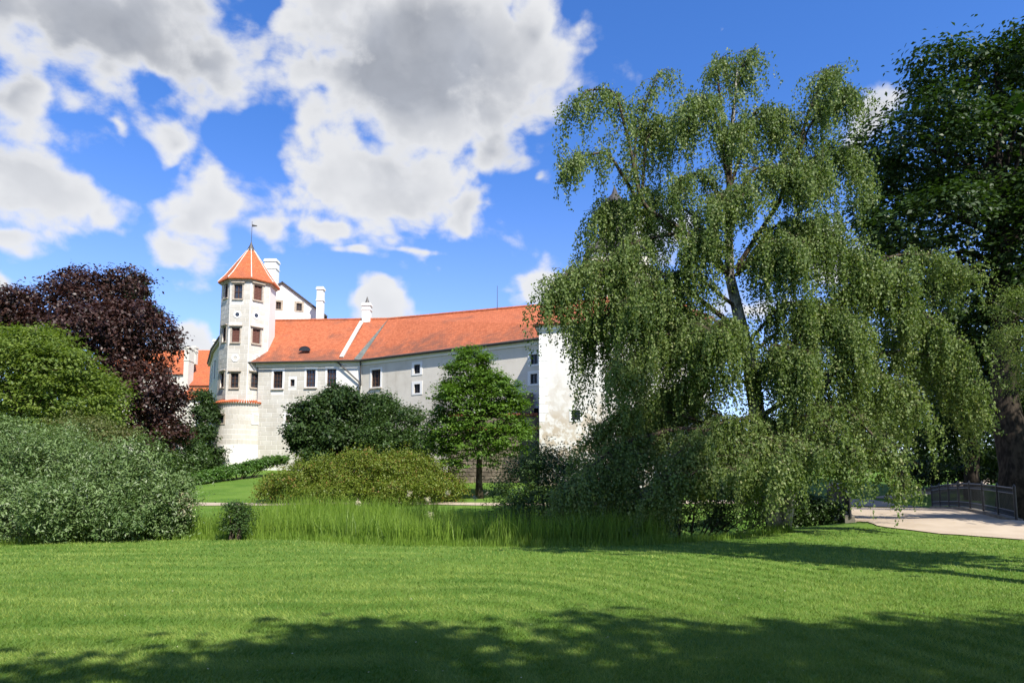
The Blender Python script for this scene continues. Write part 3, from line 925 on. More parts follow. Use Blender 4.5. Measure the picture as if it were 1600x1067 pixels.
# --- corner block standing forward
D0 = P(842.5, 600, 48.0)[:2]; D1 = P(1110, 600, 46.3)[:2]
blk = thing('castle_block', ((D0[0] + D1[0])/2, (D0[1] + D1[1])/2, 1.4), 'bright white castle corner block with peeling plaster at its foot', 'building')
bw_ = Wall(D0, D1, 1.4, zat(842, 508, 48.0))
bw_.window(blk, (893.5, 640.5, 906.5, 656), 4, 4, 'glass', .17, 'trim', False, frame_mat='iron')
bw_.window(blk, (952, 560, 966, 584), 2, 3, 'glass', .17, 'trim', False)
bw_.build(blk, M['block_wall'])
lsW = Wall(D0 - np.array([bw_.n[0], bw_.n[1]])*8.0, D0, 1.4, bw_.z1); lsW.build(blk, M['block_wall'])
rsW = Wall(D1, D1 - np.array([bw_.n[0], bw_.n[1]])*9.0, 1.4, bw_.z1); rsW.build(blk, M['block_wall'])
mb = MB()
zb1 = bw_.z1
for w_ in (bw_, lsW):
    w_.hbox(mb, -.12, w_.L + .12, zb1 - .38, zb1 - .16, -.05, .12); w_.hbox(mb, -.26, w_.L + .26, zb1 - .159, zb1 - .005, -.05, .26)
mb.build('cornice', M['trim'], blk)
mb = MB()
c0 = np.array(bw_.at(-.4, zb1, .42)); c1 = np.array(bw_.at(bw_.L + .4, zb1, .42))
kb = -np.array([bw_.n[0], bw_.n[1]])*8.6
c2 = c1 + np.array([*kb, 0]); c3 = c0 + np.array([*kb, 0])
pk0 = (c0 + c3)/2 + np.array([3.6, 0, 3.0]); pk1 = (c1 + c2)/2 + np.array([-3.6, 0, 3.0])
roof_quad(mb, c0, c1, pk1, pk0); roof_quad(mb, c3, c0, pk0, pk0 + .001); roof_quad(mb, c2, c3, pk0, pk1); roof_quad(mb, c1, c2, pk1, pk1 + .001)
mb.build('roof', M['tiles'], blk)
mb = MB()
for j in range(int((zb1 - 6.5)/.62)):
    z = 6.0 + j*.62; bw_.hbox(mb, .0, .62 if j % 2 else .42, z + .02, z + .6, -.02, .012)
mb.build('corner_stones', M['trim'], blk)

# --- rubble retaining wall with brick coping
q0 = P(700, 690, 50.5)[:2]; q1 = P(846, 690, 50.0)[:2]
rw = thing('retaining_wall', ((q0[0] + q1[0])/2, q0[1], 1.5), 'dark rubble retaining wall with a brick coping beside the corner block', 'wall')
zt_ = zat(830, 645, 50.2)
rwW = Wall(q0, q1, 1.5, zt_ - .25); mb = MB(); rwW.hbox(mb, 0, rwW.L, 1.5, zt_ - .25, -.6, 0); mb.build('wall_body', M['stone'], rw)
rng = random.Random(4)
mb = MB()
for j in range(16):
    s = 0
    while s < rwW.L:
        w_ = rng.uniform(.22, .5)
        z = 1.7 + j*.27
        if z < zt_ - .5 and not (zt_ - 1.35 < z < zt_ - 1.0):
            rwW.hbox(mb, s + .02, s + w_ - .02, z + rng.uniform(0, .04), z + .24 + rng.uniform(-.03, .02), -.05, rng.uniform(.02, .07))
        s += w_
mb.build('rubble_stones', M['stone'], rw, kind='stuff')
for zz_ in (zt_ - .25, zt_ - 1.25):
    s = 0
    while s < rwW.L - .3:
        mb = MB() if s == 0 else mb
        rwW.hbox(mb, s + .01, s + .27, zz_, zz_ + .22, -.62, .10 + rng.uniform(-.015, .015)); s += .29
    mb.build('brick_coping', M['brick'], rw, kind='stuff')
mb = MB()
st = P(822, 640, 51.2)
for j in range(6): mb.box(st[0] - .55, st[0] + .55, st[1] + j*.12, st[1] + .8 + j*.12, st[2] - .3 + j*.28, st[2] - .02 + j*.28)
tag(mb.build('stone_steps', M['stone']), 'narrow worn stone steps against the grey wing above the retaining wall', 'steps')
# --- receding wing left of the tower, bent in plan
pts = [np.array(p) for p in ((-27.2, 64.6), (-29.6, 68.5), (-33.0, 74.5), (-37.4, 83.5))]
cw = thing('castle_wing', (-31, 72, 3), 'shaded curving castle wing with tall windows running back from the tower', 'building')
zC = zat(345.5, 519, 66)
for i in range(3):
    w_ = Wall(pts[i + 1], pts[i], 3.0, zC)
    nwin = 2 if i < 2 else 4
    for j in range(nwin):
        c = w_.L*(j + .5)/nwin
        for (za, zb) in ((zC - 3.6, zC - 1.5), (zC - 8.3, zC - 6.2)):
            w_.window(cw, (c - .55, c + .55, za, zb), 2, 3, 'glass', .16, 'trim', False, px=False)
    w_.build(cw, M['grey_wall'])
    mb = MB(); w_.hbox(mb, -.05, w_.L + .05, zC - .35, zC - .02, -.05, .25); mb.build('cornice', M['stone_trim'], cw)
    mb = MB(); a_ = np.array(w_.at(-.1, zC, .4)); b_ = np.array(w_.at(w_.L + .1, zC, .4))
    roof_quad(mb, a_, b_, b_ + np.array([-w_.n[0]*4, -w_.n[1]*4, 2.2]), a_ + np.array([-w_.n[0]*4, -w_.n[1]*4, 2.2])); mb.build('roof', M['slate'], cw)

# --- far red-roofed houses beyond the curved wing
def house(px0, px1, py_eave, py_ridge, Y, dep, label, mat='far_wall', zb=3.0, wins=(), over=.3, tilt=0.0):
    a = P(px0, py_eave, Y); b = P(px1, py_eave, Y); zr = zat((px0 + px1)/2, py_ridge, Y + dep/2); ze = a[2]
    t = thing('town_house', ((a[0] + b[0])/2, Y + dep/2, zb), label, 'building')
    w_ = Wall((a[0], Y), (b[0], Y), zb, ze)
    for r_ in wins: w_.window(t, r_, 2, 3, 'glass', .12, 'trim', False)
    w_.build(t, M[mat])
    Wall((b[0], Y), (b[0], Y + dep), zb, ze).build(t, M[mat]); Wall((a[0], Y + dep), (a[0], Y), zb, ze).build(t, M[mat])
    mb = MB()
    for x in (a[0], b[0]): mb.add([(x, Y, ze), (x, Y + dep, ze), (x, Y + dep/2, zr)], [(0, 1, 2)])
    mb.build('gable', M[mat], t)
    mb = MB()
    l, r = a[0] - over, b[0] + over; k_ = (zr - ze)/(dep/2)*over
    roof_quad(mb, (l, Y - over, ze - k_ + .1), (r, Y - over, ze - k_ + .1), (r, Y + dep/2, zr + .1), (l, Y + dep/2, zr + .1))
    roof_quad(mb, (r, Y + dep + over, ze - k_ + .1), (l, Y + dep + over, ze - k_ + .1), (l, Y + dep/2, zr + .1), (r, Y + dep/2, zr + .1))
    rf = mb.build('roof', M['tiles_new'], t)
    return t
house(150, 333, 583, 548, 98, 9, 'far house with a broad bright orange roof behind the copper beech')
house(291, 333, 601, 584, 90, 5, 'low cream house with a small orange roof tucked against the curving wing', wins=((296, 612, 299.5, 622),), zb=3.0)
house(285, 312, 622, 606, 88, 4, 'small cream annexe with a lean roof below the low cream house', wins=((302, 626, 305.5, 634), (290, 628, 293, 636)))
chimney(284.5, 293, 541, 604, 89.3, 'wide grey fire-wall chimney stack beside the far orange roof', 1.6, mat='far_wall')
chimney(298, 305.5, 540.5, 562, 97, 'small cream chimney standing on the far orange roof', .8, mat='far_wall')
chimney(331, 337, 530, 560, 92, 'small white chimney peeping over the curving wing', .7)

# --- church tower behind the birch
CY = 92.0
cx = P(962, 400, CY)[0]
ch = thing('church_tower', (cx, CY, 3), 'pale church tower with a dark stepped spire hidden behind the weeping birch', 'tower')
zc1 = zat(930, 392, CY - 3.6)
hw_ = 3.9
sq = [np.array(v) + np.array([cx, CY]) for v in ((-hw_, -hw_), (hw_, -hw_), (hw_, hw_), (-hw_, hw_))]
for i in range(4):
    w_ = Wall(sq[i], sq[(i + 1) % 4], 3, zc1)
    w_.window(ch, (hw_ - .7, hw_ + .7, zc1 - 4.2, zc1 - 1.6), 2, 4, 'glass', .25, 'trim', True, px=False)
    w_.build(ch, M['far_wall'])
a4 = [math.pi/4 + i*math.pi/2 for i in range(4)]
a8 = [math.pi/8 + i*math.pi/4 for i in range(8)]
V, Fs = ngon_ring(cx, CY, a4, [(hw_*1.414 + .1, zc1 - .3), (hw_*1.414 + .9, zc1), (hw_*1.414 + .9, zc1 + .15), (hw_*1.1, zc1 + 1.6), (2.6, zc1 + 3.4)])
build('roof_skirt', V, Fs + [tuple(range(16, 20))], M['slate'], ch)
V, Fs = ngon_ring(cx, CY, a8, [(2.3, zc1 + 3.0), (2.3, zc1 + 6.0), (2.9, zc1 + 6.2), (2.2, zc1 + 7.6), (1.2, zc1 + 8.6), (.5, zc1 + 9.4), (.05, zc1 + 10.6)])
build('lantern_spire', V, Fs, M['slate'], ch)

# ------------------------------------------------------------------ footbridge
fb = thing('footbridge', (float(BR0[0]), float(BR0[1]), float(gz(*BR0))), 'low park footbridge with black iron railings', 'bridge')
def deckz(t): return .36 + .16*math.sin(math.pi*t)
nseg = 14
def bp(t, w, z): q = BR0 + BRD*(t*BRL) + BRN*w; return (q[0], q[1], z)
V = []; Fs = []
for i in range(nseg + 1):
    t = i/nseg; z = deckz(t)
    V += [bp(t, -hw, z), bp(t, hw, z), bp(t, hw, z - .35), bp(t, -hw, z - .35)]
for i in range(nseg):
    o = 4*i
    Fs += [(o, o + 1, o + 5, o + 4), (o + 1, o + 2, o + 6, o + 5), (o + 2, o + 3, o + 7, o + 6), (o + 3, o, o + 4, o + 7)]
Fs += [(0, 3, 2, 1), (4*nseg, 4*nseg + 1, 4*nseg + 2, 4*nseg + 3)]
build('deck', V, Fs, M['path'], fb)
for sgn in (-1, 1):
    mb = MB()
    for i in range(nseg):
        t0, t1 = i/nseg, (i + 1)/nseg
        w0, w1 = sgn*(hw + .01), sgn*(hw + .33)
        mb.hexa([bp(t0, w0, deckz(t0) - .55), bp(t0, w1, deckz(t0) - .55), bp(t1, w1, deckz(t1) - .55), bp(t1, w0, deckz(t1) - .55),
                 bp(t0, w0, deckz(t0) + .10), bp(t0, w1, deckz(t0) + .10), bp(t1, w1, deckz(t1) + .10), bp(t1, w0, deckz(t1) + .10)])
    mb.build('edge_beam', M['deck_stone'], fb)
    wr = sgn*(hw + .15)
    # railing: posts, rails, close bars, a band of rings and a lattice foot
    mb = MB(); N = 40
    for zo in (1.12, .93, .34, .14):
        mb.tube([bp(i/N, wr, deckz(i/N) + zo) for i in range(N + 1)], [.026 if zo > 1 else .016]*(N + 1), 6)
    rail = mb.build('railing', M['iron'], fb)
    for i in range(8):
        t = i/7; mb = MB(); z = deckz(t)
        mb.tube([bp(t, wr, z + .05), bp(t, wr, z + 1.18), bp(t, wr, z + 1.26)], [.045, .045, .01], 8); mb.build('post', M['iron'], rail)
    mb = MB(); nb = int(BRL/.125)
    for i in range(nb):
        t = (i + .5)/nb; z = deckz(t)
        mb.tube([bp(t, wr, z + .34), bp(t, wr, z + .93)], [.011, .011], 4, False)
        c = bp(t, wr, z + 1.025)
        pr = [bp(t + .045*math.cos(w)/BRL*1.25, wr, z + 1.025 + .075*math.sin(w)) for w in np.linspace(0, 2*math.pi, 9)]
        mb.tube(pr, [.009]*9, 4, False)
        dt = .0625/BRL
        mb.tube([bp(t - dt, wr, z + .15), bp(t + dt, wr, z + .33)], [.009, .009], 4, False)
        mb.tube([bp(t + dt, wr, z + .15), bp(t - dt, wr, z + .33)], [.009, .009], 4, False)
    mb.build('bars', M['iron'], rail, kind='stuff')
mb = MB()
for t in (0.02, .98):
    mb.hexa([bp(t - .03, -hw - .3, -1.6), bp(t - .03, hw + .3, -1.6), bp(t + .03, hw + .3, -1.6), bp(t + .03, -hw - .3, -1.6), bp(t - .03, -hw - .3, deckz(t) - .36), bp(t - .03, hw + .3, deckz(t) - .36), bp(t + .03, hw + .3, deckz(t) - .36), bp(t + .03, -hw - .3, deckz(t) - .36)])
mb.build('abutment', M['deck_stone'], fb)
# moat water below the bridge
def mat_water():
    m, k, out = new_mat('pond_water')
    geo = k.n('ShaderNodeNewGeometry')
    f, _ = k.noise(geo.outputs['Position'], 2.0, 3)
    b = pbsdf(k, (.012, .018, .010, 1), .06, .5, bump(k, f, .1, .02))
    k.put(out.inputs[0], b.outputs[0]); return m
M['water'] = mat_water()
mb = MB(); mb.quad((-60, 19, -.62), (60, 19, -.62), (60, 34, -.62), (-60, 34, -.62))
tag(mb.build('water', M['water']), 'dark water of the narrow moat below the bridge', None, None, 'structure')

# ------------------------------------------------------------------ foliage
def leaf_mesh(C, N, T, L, Wd, rng):
    """rhombic leaves: centre C, normal N, long axis T (made perpendicular), length L, width Wd -> verts, quads"""
    N = N/(np.linalg.norm(N, axis=1, keepdims=True) + 1e-9)
    T = T - N*np.sum(T*N, 1, keepdims=True)
    T = T/(np.linalg.norm(T, axis=1, keepdims=True) + 1e-9)
    B = np.cross(N, T)
    L = L[:, None]; Wd = Wd[:, None]
    base = C - T*L*.5; tip = C + T*L*.5 - N*L*.10
    mid = C - T*L*.06 + N*L*.07
    V = np.stack([base, mid + B*Wd*.5, tip, mid - B*Wd*.5], 1).reshape(-1, 3)
    Fq = np.arange(len(C)*4, dtype=np.int32).reshape(-1, 4)
    return V, Fq
def rand_unit(rng, n):
    v = rng.normal(size=(n, 3)); return v/np.linalg.norm(v, axis=1, keepdims=True)

def crown_points(lobes, n, rng, shell=(.72, 1.05), low=-.75):
    """clump centres near the surface of a union of ellipsoids; returns points and outward directions"""
    C = np.array([l[0] for l in lobes], float); Rr = np.array([l[1] for l in lobes], float)
    wgt = (Rr[:, 0]*Rr[:, 2] + Rr[:, 1]*Rr[:, 2] + Rr[:, 0]*Rr[:, 1]); wgt /= wgt.sum()
    P_, O_ = [], []
    got = 0
    while got < n:
        m = n*2
        li = rng.choice(len(lobes), m, p=wgt)
        d = rand_unit(rng, m)
        d = d[(d[:, 2] > low)]; li = li[:len(d)]
        f = shell[0] + (shell[1] - shell[0])*np.sqrt(rng.random(len(d)))
        p = C[li] + d*Rr[li]*f[:, None]
        # drop the ones deep inside another lobe
        q = np.min(np.linalg.norm((p[:, None] - C[None])/Rr[None], axis=2) + (np.arange(len(lobes))[None] == li[:, None])*9, axis=1) if len(lobes) > 1 else np.full(len(p), 9.)
        keep = q > .70
        P_.append(p[keep]); O_.append((d/Rr[li])[keep]); got += keep.sum()
    p = np.concatenate(P_)[:n]; o = np.concatenate(O_)[:n]
    return p, o/np.linalg.norm(o, axis=1, keepdims=True)

def foliage(parent, name, mat, lobes, n_clumps, per, leaf, clump, rng, aspect=.6, flat=.5, up=.6, outw=.5, jit=.75, droop=.25, shell=(.72, 1.05), low=-.75, kind='stuff', sprig=0.0):
    p, o = crown_points(lobes, n_clumps, rng, shell, low)
    k = len(p)
    cs = clump*(0.65 + .7*rng.random(k))
    # every clump is a short leafy spray along its own axis
    ax = o + rng.normal(0, .55, (k, 3)) + np.array([0, 0, .25 - droop]); ax /= np.linalg.norm(ax, axis=1, keepdims=True)
    idx = np.repeat(np.arange(k), per); n = len(idx)
    g = rng.normal(0, .5, (n, 3))*np.array([1, 1, flat])
    along = (rng.random(n) - .5)*(1.2 + sprig)
    C = p[idx] + (g + ax[idx]*along[:, None])*cs[idx][:, None]
    Nn = o[idx]*outw + np.array([0, 0, up]) + rng.normal(0, jit*.6, (n, 3))
    T = ax[idx] + rng.normal(0, .6, (n, 3)) + np.array([0, 0, -droop])
    L = leaf*(.7 + .6*rng.random(n))
    V, Fq = leaf_mesh(C, Nn, T, L, L*aspect, rng)
    tone = np.clip(.5 + .18*rng.normal(size=k)[idx] + .22*rng.normal(size=n), 0, 1)
    return build(name, V, Fq, mat, parent, kind=kind, tone=tone), p

def limbs(parent, mat, base, top, r0, targets, rng, n=9, name='trunk', wob=.12, fork=.25, lim_r=.35, r_top=.12):
    """tapered trunk from base to top, then limbs leaving it towards the targets"""
    base, top = np.array(base, float), np.array(top, float)
    h = np.linalg.norm(top - base)
    ts = np.linspace(0, 1, 9)
    pts = base + (top - base)*ts[:, None]
    pts[1:-1, :2] += rng.normal(0, wob*h*.06, (7, 2))
    rad = r0*((1 - ts)**.8*(1 - r_top) + r_top); rad[0] *= 1.35
    mb = MB(); mb.tube(pts, rad, n)
    tr = mb.build(name, mat, parent, smooth=True)
    mb = MB()
    for q in targets:
        q = np.array(q, float)
        f = np.clip(fork + (1 - fork)*((q[2] - base[2])/h)*.62 + rng.normal(0, .04), fork, .95)
        s = base + (top - base)*f
        L = np.linalg.norm(q - s)
        m1 = s + (q - s)*.35 + np.array([0, 0, .10*L]) + rng.normal(0, .05*L, 3); m2 = s + (q - s)*.7 + np.array([0, 0, .08*L]) + rng.normal(0, .05*L, 3)
        rr = r0*lim_r*(1.15 - f)
        mb.tube([s, m1, m2, q], [rr, rr*.7, rr*.42, rr*.12], 5, False)
    if targets is not None and len(targets): mb.build('branches', mat, parent, smooth=True, kind='stuff')
    return tr

def pl(px, py, r, Y, ry=None, rz=None, dy=0.0):
    """an ellipsoid lobe from a circle in the photograph at depth Y"""
    c = P(px, py, Y + dy); s = (Y + dy)/F
    return (c, (r*s, (ry or r)*s, (rz or r)*s))

def bumpy(lobes, rng, k=6, lo=.28, hi=.50):
    """smaller lobes riding on each lobe, so that the outline and the light break up"""
    out = [(c, tuple(np.array(r)*.84)) for c, r in lobes]
    for c, r in lobes:
        d = rand_unit(rng, k); d[:, 2] = np.abs(d[:, 2])*.8 + rng.normal(0, .3, k)
        d /= np.linalg.norm(d, axis=1, keepdims=True)
        for q in d:
            f = rng.uniform(lo, hi)
            out.append((np.array(c) + q*np.array(r)*rng.uniform(.72, 1.0), tuple(np.array(r)*f*np.array([1.1, 1.1, .8]))))
    return out

def tree(name, label, cat, base_px, Y, lobes, mats, n_clumps, per, leaf, clump, seed, r0=.3, top=None, group=None, base=None, ntarget=26, **kw):
    rng = np.random.default_rng(seed)
    lobes = bumpy(lobes, rng, kw.pop('bumps', 6))
    b = np.array(base if base is not None else P(base_px, 700, Y))
    b[2] = float(gz(b[0], b[1])) - .08
    t = thing(name, b, label, cat, group)
    cen = np.mean([l[0] for l in lobes], 0)
    zt = max(l[0][2] + l[1][2]*.55 for l in lobes)
    tp = np.array(top) if top is not None else np.array([b[0]*.35 + cen[0]*.65, b[1]*.35 + cen[1]*.65, zt])
    tg, _ = crown_points(lobes, ntarget, rng, (.55, .9))
    limbs(t, mats[1], b, tp, r0, tg, rng)
    foliage(t, 'crown', mats[0], lobes, n_clumps, per, leaf, clump, rng, **kw)
    return t

LF = {}
LF['birch'] = mat_leaf('birch_leaf', (.066, .112, .026), (.215, .280, .082), .34, .52, .28, third=(.26, .285, .11))
LF['elm'] = mat_leaf('elm_leaf', (.015, .038, .008), (.048, .088, .016), .25, .5, .3)
LF['beech'] = mat_leaf('copper_beech_leaf', (.022, .011, .008), (.074, .034, .023), .15, .45, .4, tcol=(1.3, .6, .5))
LF['lime'] = mat_leaf('lime_leaf', (.066, .118, .018), (.205, .265, .048), .36, .5, .3)
LF['maple'] = mat_leaf('maple_leaf', (.050, .110, .012), (.140, .245, .030), .34, .45, .35)
LF['yew'] = mat_leaf('yew_leaf', (.015, .038, .008), (.052, .092, .018), .18, .5, .3)
LF['willow'] = mat_leaf('silver_leaf', (.070, .128, .032), (.195, .275, .100), .22, .5, .35, third=(.26, .31, .18))
LF['coton'] = mat_leaf('bronze_leaf', (.085, .130, .012), (.195, .240, .030), .32, .5, .3, third=(.21, .13, .035))
LF['olive'] = mat_leaf('olive_leaf', (.085, .110, .030), (.16, .18, .055), .28, .5, .3, third=(.20, .15, .07))
LF['hedge'] = mat_leaf('hedge_leaf', (.050, .12, .020), (.11, .21, .035), .28, .4, .4)
LF['shrub'] = mat_leaf('shrub_leaf', (.030, .065, .014), (.075, .130, .028), .28, .45, .35)
LF['reed'] = mat_leaf('reed_blade', (.085, .165, .015), (.25, .36, .055), .40, .5, .3)
LF['lawn'] = mat_leaf('grass_blade', (.050, .125, .008), (.280, .345, .075), .28, .55, .25)
LF['flower'] = mat_leaf('cream_flower', (.50, .45, .26), (.72, .68, .48), .3, .6, .2, tcol=(1, 1, 1))
BK = {'birch': mat_bark('birch_bark', (.05, .045, .04), (.42, .39, .35), 5.0), 'brown': mat_bark('brown_bark', (.035, .026, .018), (.11, .085, .06), 7.0),
      'dark': mat_bark('dark_bark', (.018, .014, .011), (.055, .043, .032), 6.0)}

# --- the weeping birch
def birch():
    rng = np.random.default_rng(11)
    Y0 = 23.0
    b = P(1216, 830, Y0); b[2] = float(gz(b[0], b[1])) - .1
    t = thing('weeping_birch', b, 'huge weeping birch with hanging curtains of small green leaves beside the bridge', 'tree')
    tk = [b] + [P(*q) for q in ((1205, 760, 23), (1190, 690, 23), (1170, 560, 23.1), (1140, 430, 23.2), (1138, 320, 23.2), (1142, 230, 23.1), (1152, 110, 23))]
    mb = MB(); mb.tube(tk, [.36, .30, .27, .23, .17, .11, .07, .025], 10); mb.build('trunk', BK['birch'], t, smooth=True)
    b2 = P(1225, 832, 22.7); b2[2] = b[2]
    mb = MB(); mb.tube([b2, P(1236, 770, 22.6), P(1250, 690, 22.4), P(1290, 600, 22.3), P(1330, 510, 22.5)], [.22, .18, .15, .11, .06], 8); mb.build('trunk', BK['birch'], t, smooth=True)
    # boughs: path in px, depth at the tip, strands, length range in metres
    BO = [
     ([(1138, 430), (1072, 362), (1002, 322), (985, 230), (962, 140), (915, 140), (893, 175)], 22.3, 100, .6, 2.4, .10),
     ([(1002, 322), (990, 230), (1012, 150), (1034, 108)], 23.6, 55, .5, 1.8, .05),
     ([(1002, 322), (950, 236), (900, 246), (885, 262)], 22.0, 70, .5, 1.4, .05),
     ([(1002, 322), (1010, 210), (1042, 180), (1062, 205)], 24.0, 80, .8, 2.6, .06),
     ([(1072, 362), (1000, 330), (955, 310), (925, 345)], 23.5, 85, 1.2, 4.2, .05),
     ([(1072, 362), (1000, 375), (955, 400), (930, 440)], 21.9, 80, 1.2, 3.6, .06),
     ([(1140, 300), (1145, 170), (1158, 105), (1184, 72)], 23.0, 70, .5, 1.9, .05),
     ([(1140, 300), (1118, 170), (1095, 150), (1075, 190)], 22.2, 85, .7, 2.4, .05),
     ([(1140, 280), (1120, 110), (1128, 92)], 23.9, 45, .5, 1.6, .05),
     ([(1140, 300), (1178, 170), (1205, 172), (1232, 200)], 23.6, 80, .8, 2.5, .05),
     ([(1150, 420), (1228, 300), (1262, 180), (1290, 112), (1300, 108)], 23.2, 80, .6, 2.3, .06),
     ([(1228, 300), (1262, 200), (1308, 138), (1332, 150)], 22.6, 80, .7, 2.9, .05),
     ([(1228, 300), (1290, 230), (1325, 232), (1345, 290)], 23.7, 80, 1.0, 2.8, .06),
     ([(1140, 340), (1100, 268), (1065, 280), (1050, 300)], 22.0, 75, .7, 2.0, .05),
     ([(1140, 340), (1175, 262), (1230, 262), (1275, 290)], 21.9, 110, .7, 2.2, .08),
     ([(1140, 400), (1100, 360), (1085, 380)], 21.6, 60, 1.0, 3.0, .06),
     ([(1150, 430), (1215, 345), (1290, 355), (1345, 410)], 22.0, 120, 1.0, 3.6, .08),
     ([(1150, 430), (1200, 380), (1250, 380)], 21.3, 90, 1.0, 3.2, .08),
     ([(1150, 480), (1075, 420), (1010, 440), (985, 480)], 21.6, 110, 1.0, 3.6, .08),
     ([(1160, 520), (1040, 425), (940, 405), (878, 432), (850, 470)], 22.0, 130, .8, 2.8, .08),
     ([(1160, 540), (1050, 480), (960, 470), (900, 520)], 24.2, 120, 1.4, 4.0, .08),
     ([(1165, 560), (1080, 500), (1010, 540), (960, 580)], 21.6, 120, 1.2, 3.2, .08),
     ([(1165, 540), (1225, 470), (1300, 480), (1340, 530)], 21.4, 130, 1.2, 3.6, .08),
     ([(1165, 560), (1130, 500), (1110, 520)], 20.9, 100, 1.2, 3.4, .08),
     ([(1175, 600), (1215, 540), (1265, 560)], 20.9, 110, 1.2, 3.2, .08),
     ([(1175, 600), (1100, 580), (1030, 620), (990, 650)], 24.5, 110, 1.4, 3.2, .08),
     ([(1180, 600), (1290, 480), (1390, 398), (1465, 398), (1512, 428)], 23.2, 170, .6, 2.0, .10),
     ([(1290, 480), (1380, 470), (1450, 490), (1505, 550)], 22.4, 150, .8, 2.6, .10),
     ([(1250, 560), (1340, 440), (1380, 420), (1420, 440)], 22.0, 120, .8, 2.6, .10),
     ([(1190, 650), (1330, 560), (1430, 545), (1500, 580), (1530, 640)], 22.8, 160, .9, 2.3, .10),
     ([(1190, 650), (1300, 580), (1390, 590), (1440, 640)], 21.4, 130, .8, 2.4, .10),
     ([(1190, 690), (1250, 640), (1320, 636), (1375, 690), (1422, 770)], 20.3, 230, .3, 1.2, .10),
     ([(1190, 690), (1240, 655), (1290, 660), (1350, 730)], 19.9, 140, .5, 1.5, .10),
     ([(1190, 690), (1200, 650), (1120, 660), (1050, 715)], 20.2, 180, 1.0, 2.6, .10),
     ([(1180, 700), (1070, 665), (965, 695), (905, 745), (885, 775)], 20.4, 250, .6, 1.9, .10),
     ([(1190, 720), (1130, 705), (1075, 745)], 19.7, 110, .6, 1.3, .10),
     ([(1200, 700), (1235, 680), (1270, 710)], 19.7, 110, .7, 1.7, .10),
     ([(1190, 690), (1040, 640), (950, 650), (920, 690)], 22.5, 120, .8, 2.2, .10),
     ([(1180, 700), (1120, 680), (1060, 735), (1010, 780)], 19.9, 160, .8, 1.9, .1),
     ([(1195, 700), (1180, 690), (1150, 740)], 19.6, 110, 1.0, 2.4, .1),
     ([(1200, 700), (1215, 690), (1225, 730)], 19.5, 110, 1.1, 2.5, .1),
     ([(1180, 690), (1010, 690), (945, 750)], 20.9, 130, .7, 1.6, .1),
     ([(1190, 690), (1290, 690), (1320, 745)], 20.6, 70, .5, 1.0, .1),
     ([(1142, 330), (1150, 290), (1170, 310)], 21.6, 60, 1.0, 2.4, .1),
     ([(1142, 330), (1128, 300), (1118, 330)], 21.4, 60, 1.0, 2.6, .1),
     ([(1142, 260), (1146, 200), (1160, 190)], 22.3, 45, .7, 2.0, .1),
     ([(1228, 300), (1250, 260), (1285, 250)], 22.0, 60, .8, 2.4, .1),
     # the side turned away from the viewer
     ([(1138, 430), (1080, 330), (1010, 300)], 26.0, 70, 1.2, 3.6, .08),
     ([(1150, 430), (1240, 360), (1310, 330)], 26.2, 70, 1.2, 3.6, .08),
     ([(1165, 560), (1070, 480), (980, 470)], 26.6, 100, 1.6, 4.0, .10),
     ([(1165, 560), (1260, 480), (1340, 500)], 26.6, 100, 1.6, 4.0, .10),
     ([(1190, 690), (1080, 620), (980, 640)], 26.4, 100, 1.4, 3.0, .10),
     ([(1190, 690), (1290, 620), (1400, 620)], 26.2, 100, 1.4, 2.6, .10),
    ]
    starts, lens, outd, bid = [], [], [], []
    br = MB()
    for bi, (path, Yt, ns, l0, l1, jt) in enumerate(BO):
        m = len(path); pl_ = np.array([P(q[0], q[1], 23.1 + (Yt - 23.1)*(i/(m - 1))**.8) for i, q in enumerate(path)])
        # smooth the path
        tt_ = np.linspace(0, m - 1, 6*m)
        sm = np.stack([np.interp(tt_, np.arange(m), pl_[:, c]) for c in range(3)], 1)
        for _ in range(3): sm[1:-1] = (sm[:-2] + 2*sm[1:-1] + sm[2:])/4
        rr = np.linspace(.075, .012, len(sm))*(1.3 if m > 4 else .9)
        br.tube(sm, rr, 5, False)
        nsub = max(8, int(ns/(1.6 if bi < 14 else 1.25 if bi < 26 else 1.9)))
        f = .18 + .82*rng.random(nsub)**.75
        pos = np.stack([np.interp(f*(len(sm) - 1), np.arange(len(sm)), sm[:, c]) for c in range(3)], 1)
        for q in pos:
            # a side twig carrying a bundle of strands
            d = rng.normal(0, 1, 3)*np.array([1, 1.15, .35]); d /= np.linalg.norm(d)
            tl = rng.uniform(.15, .8)
            e = q + d*tl + np.array([0, 0, .22*tl - .10])
            br.tube([q, (q + e)/2 + np.array([0, 0, .10]), e], [.012, .009, .004], 3, False)
            bl = rng.uniform(l0, l1)*(1.0 if rng.random() < .34 else .55)
            for _ in range(rng.integers(4, 8)):
                u = rng.random()
                starts.append(q + (e - q)*u + rng.normal(0, .06, 3)); lens.append(bl*rng.uniform(.35, 1.1)); outd.append(d*rng.uniform(.15, .55) + rng.normal(0, .10, 3)); bid.append(rng.normal())
    br.build('branches', BK['brown'], t, smooth=True, kind='stuff')
    S = np.array(starts); L = np.array(lens); O = np.array(outd); Bt = np.array(bid)
    gzs = gz(S[:, 0], S[:, 1]) + .12
    L = np.minimum(L, np.maximum(S[:, 2] - gzs, .1))
    n = np.maximum((L/.036).astype(int), 4)
    idx = np.repeat(np.arange(len(S)), n)
    first = np.concatenate([[0], np.cumsum(n)[:-1]])
    f = (np.arange(len(idx)) - first[idx] + rng.random(len(idx)))/n[idx]
    Ls = L[idx]; x = f*Ls
    sway = rng.normal(0, .05, (len(S), 3))*np.array([1, 1, 0])
    C = S[idx] + O[idx]*(1 - np.exp(-x*2.2))[:, None] + sway[idx]*(np.sin(x*2.0))[:, None] + np.stack([0*x, 0*x, -x], 1)
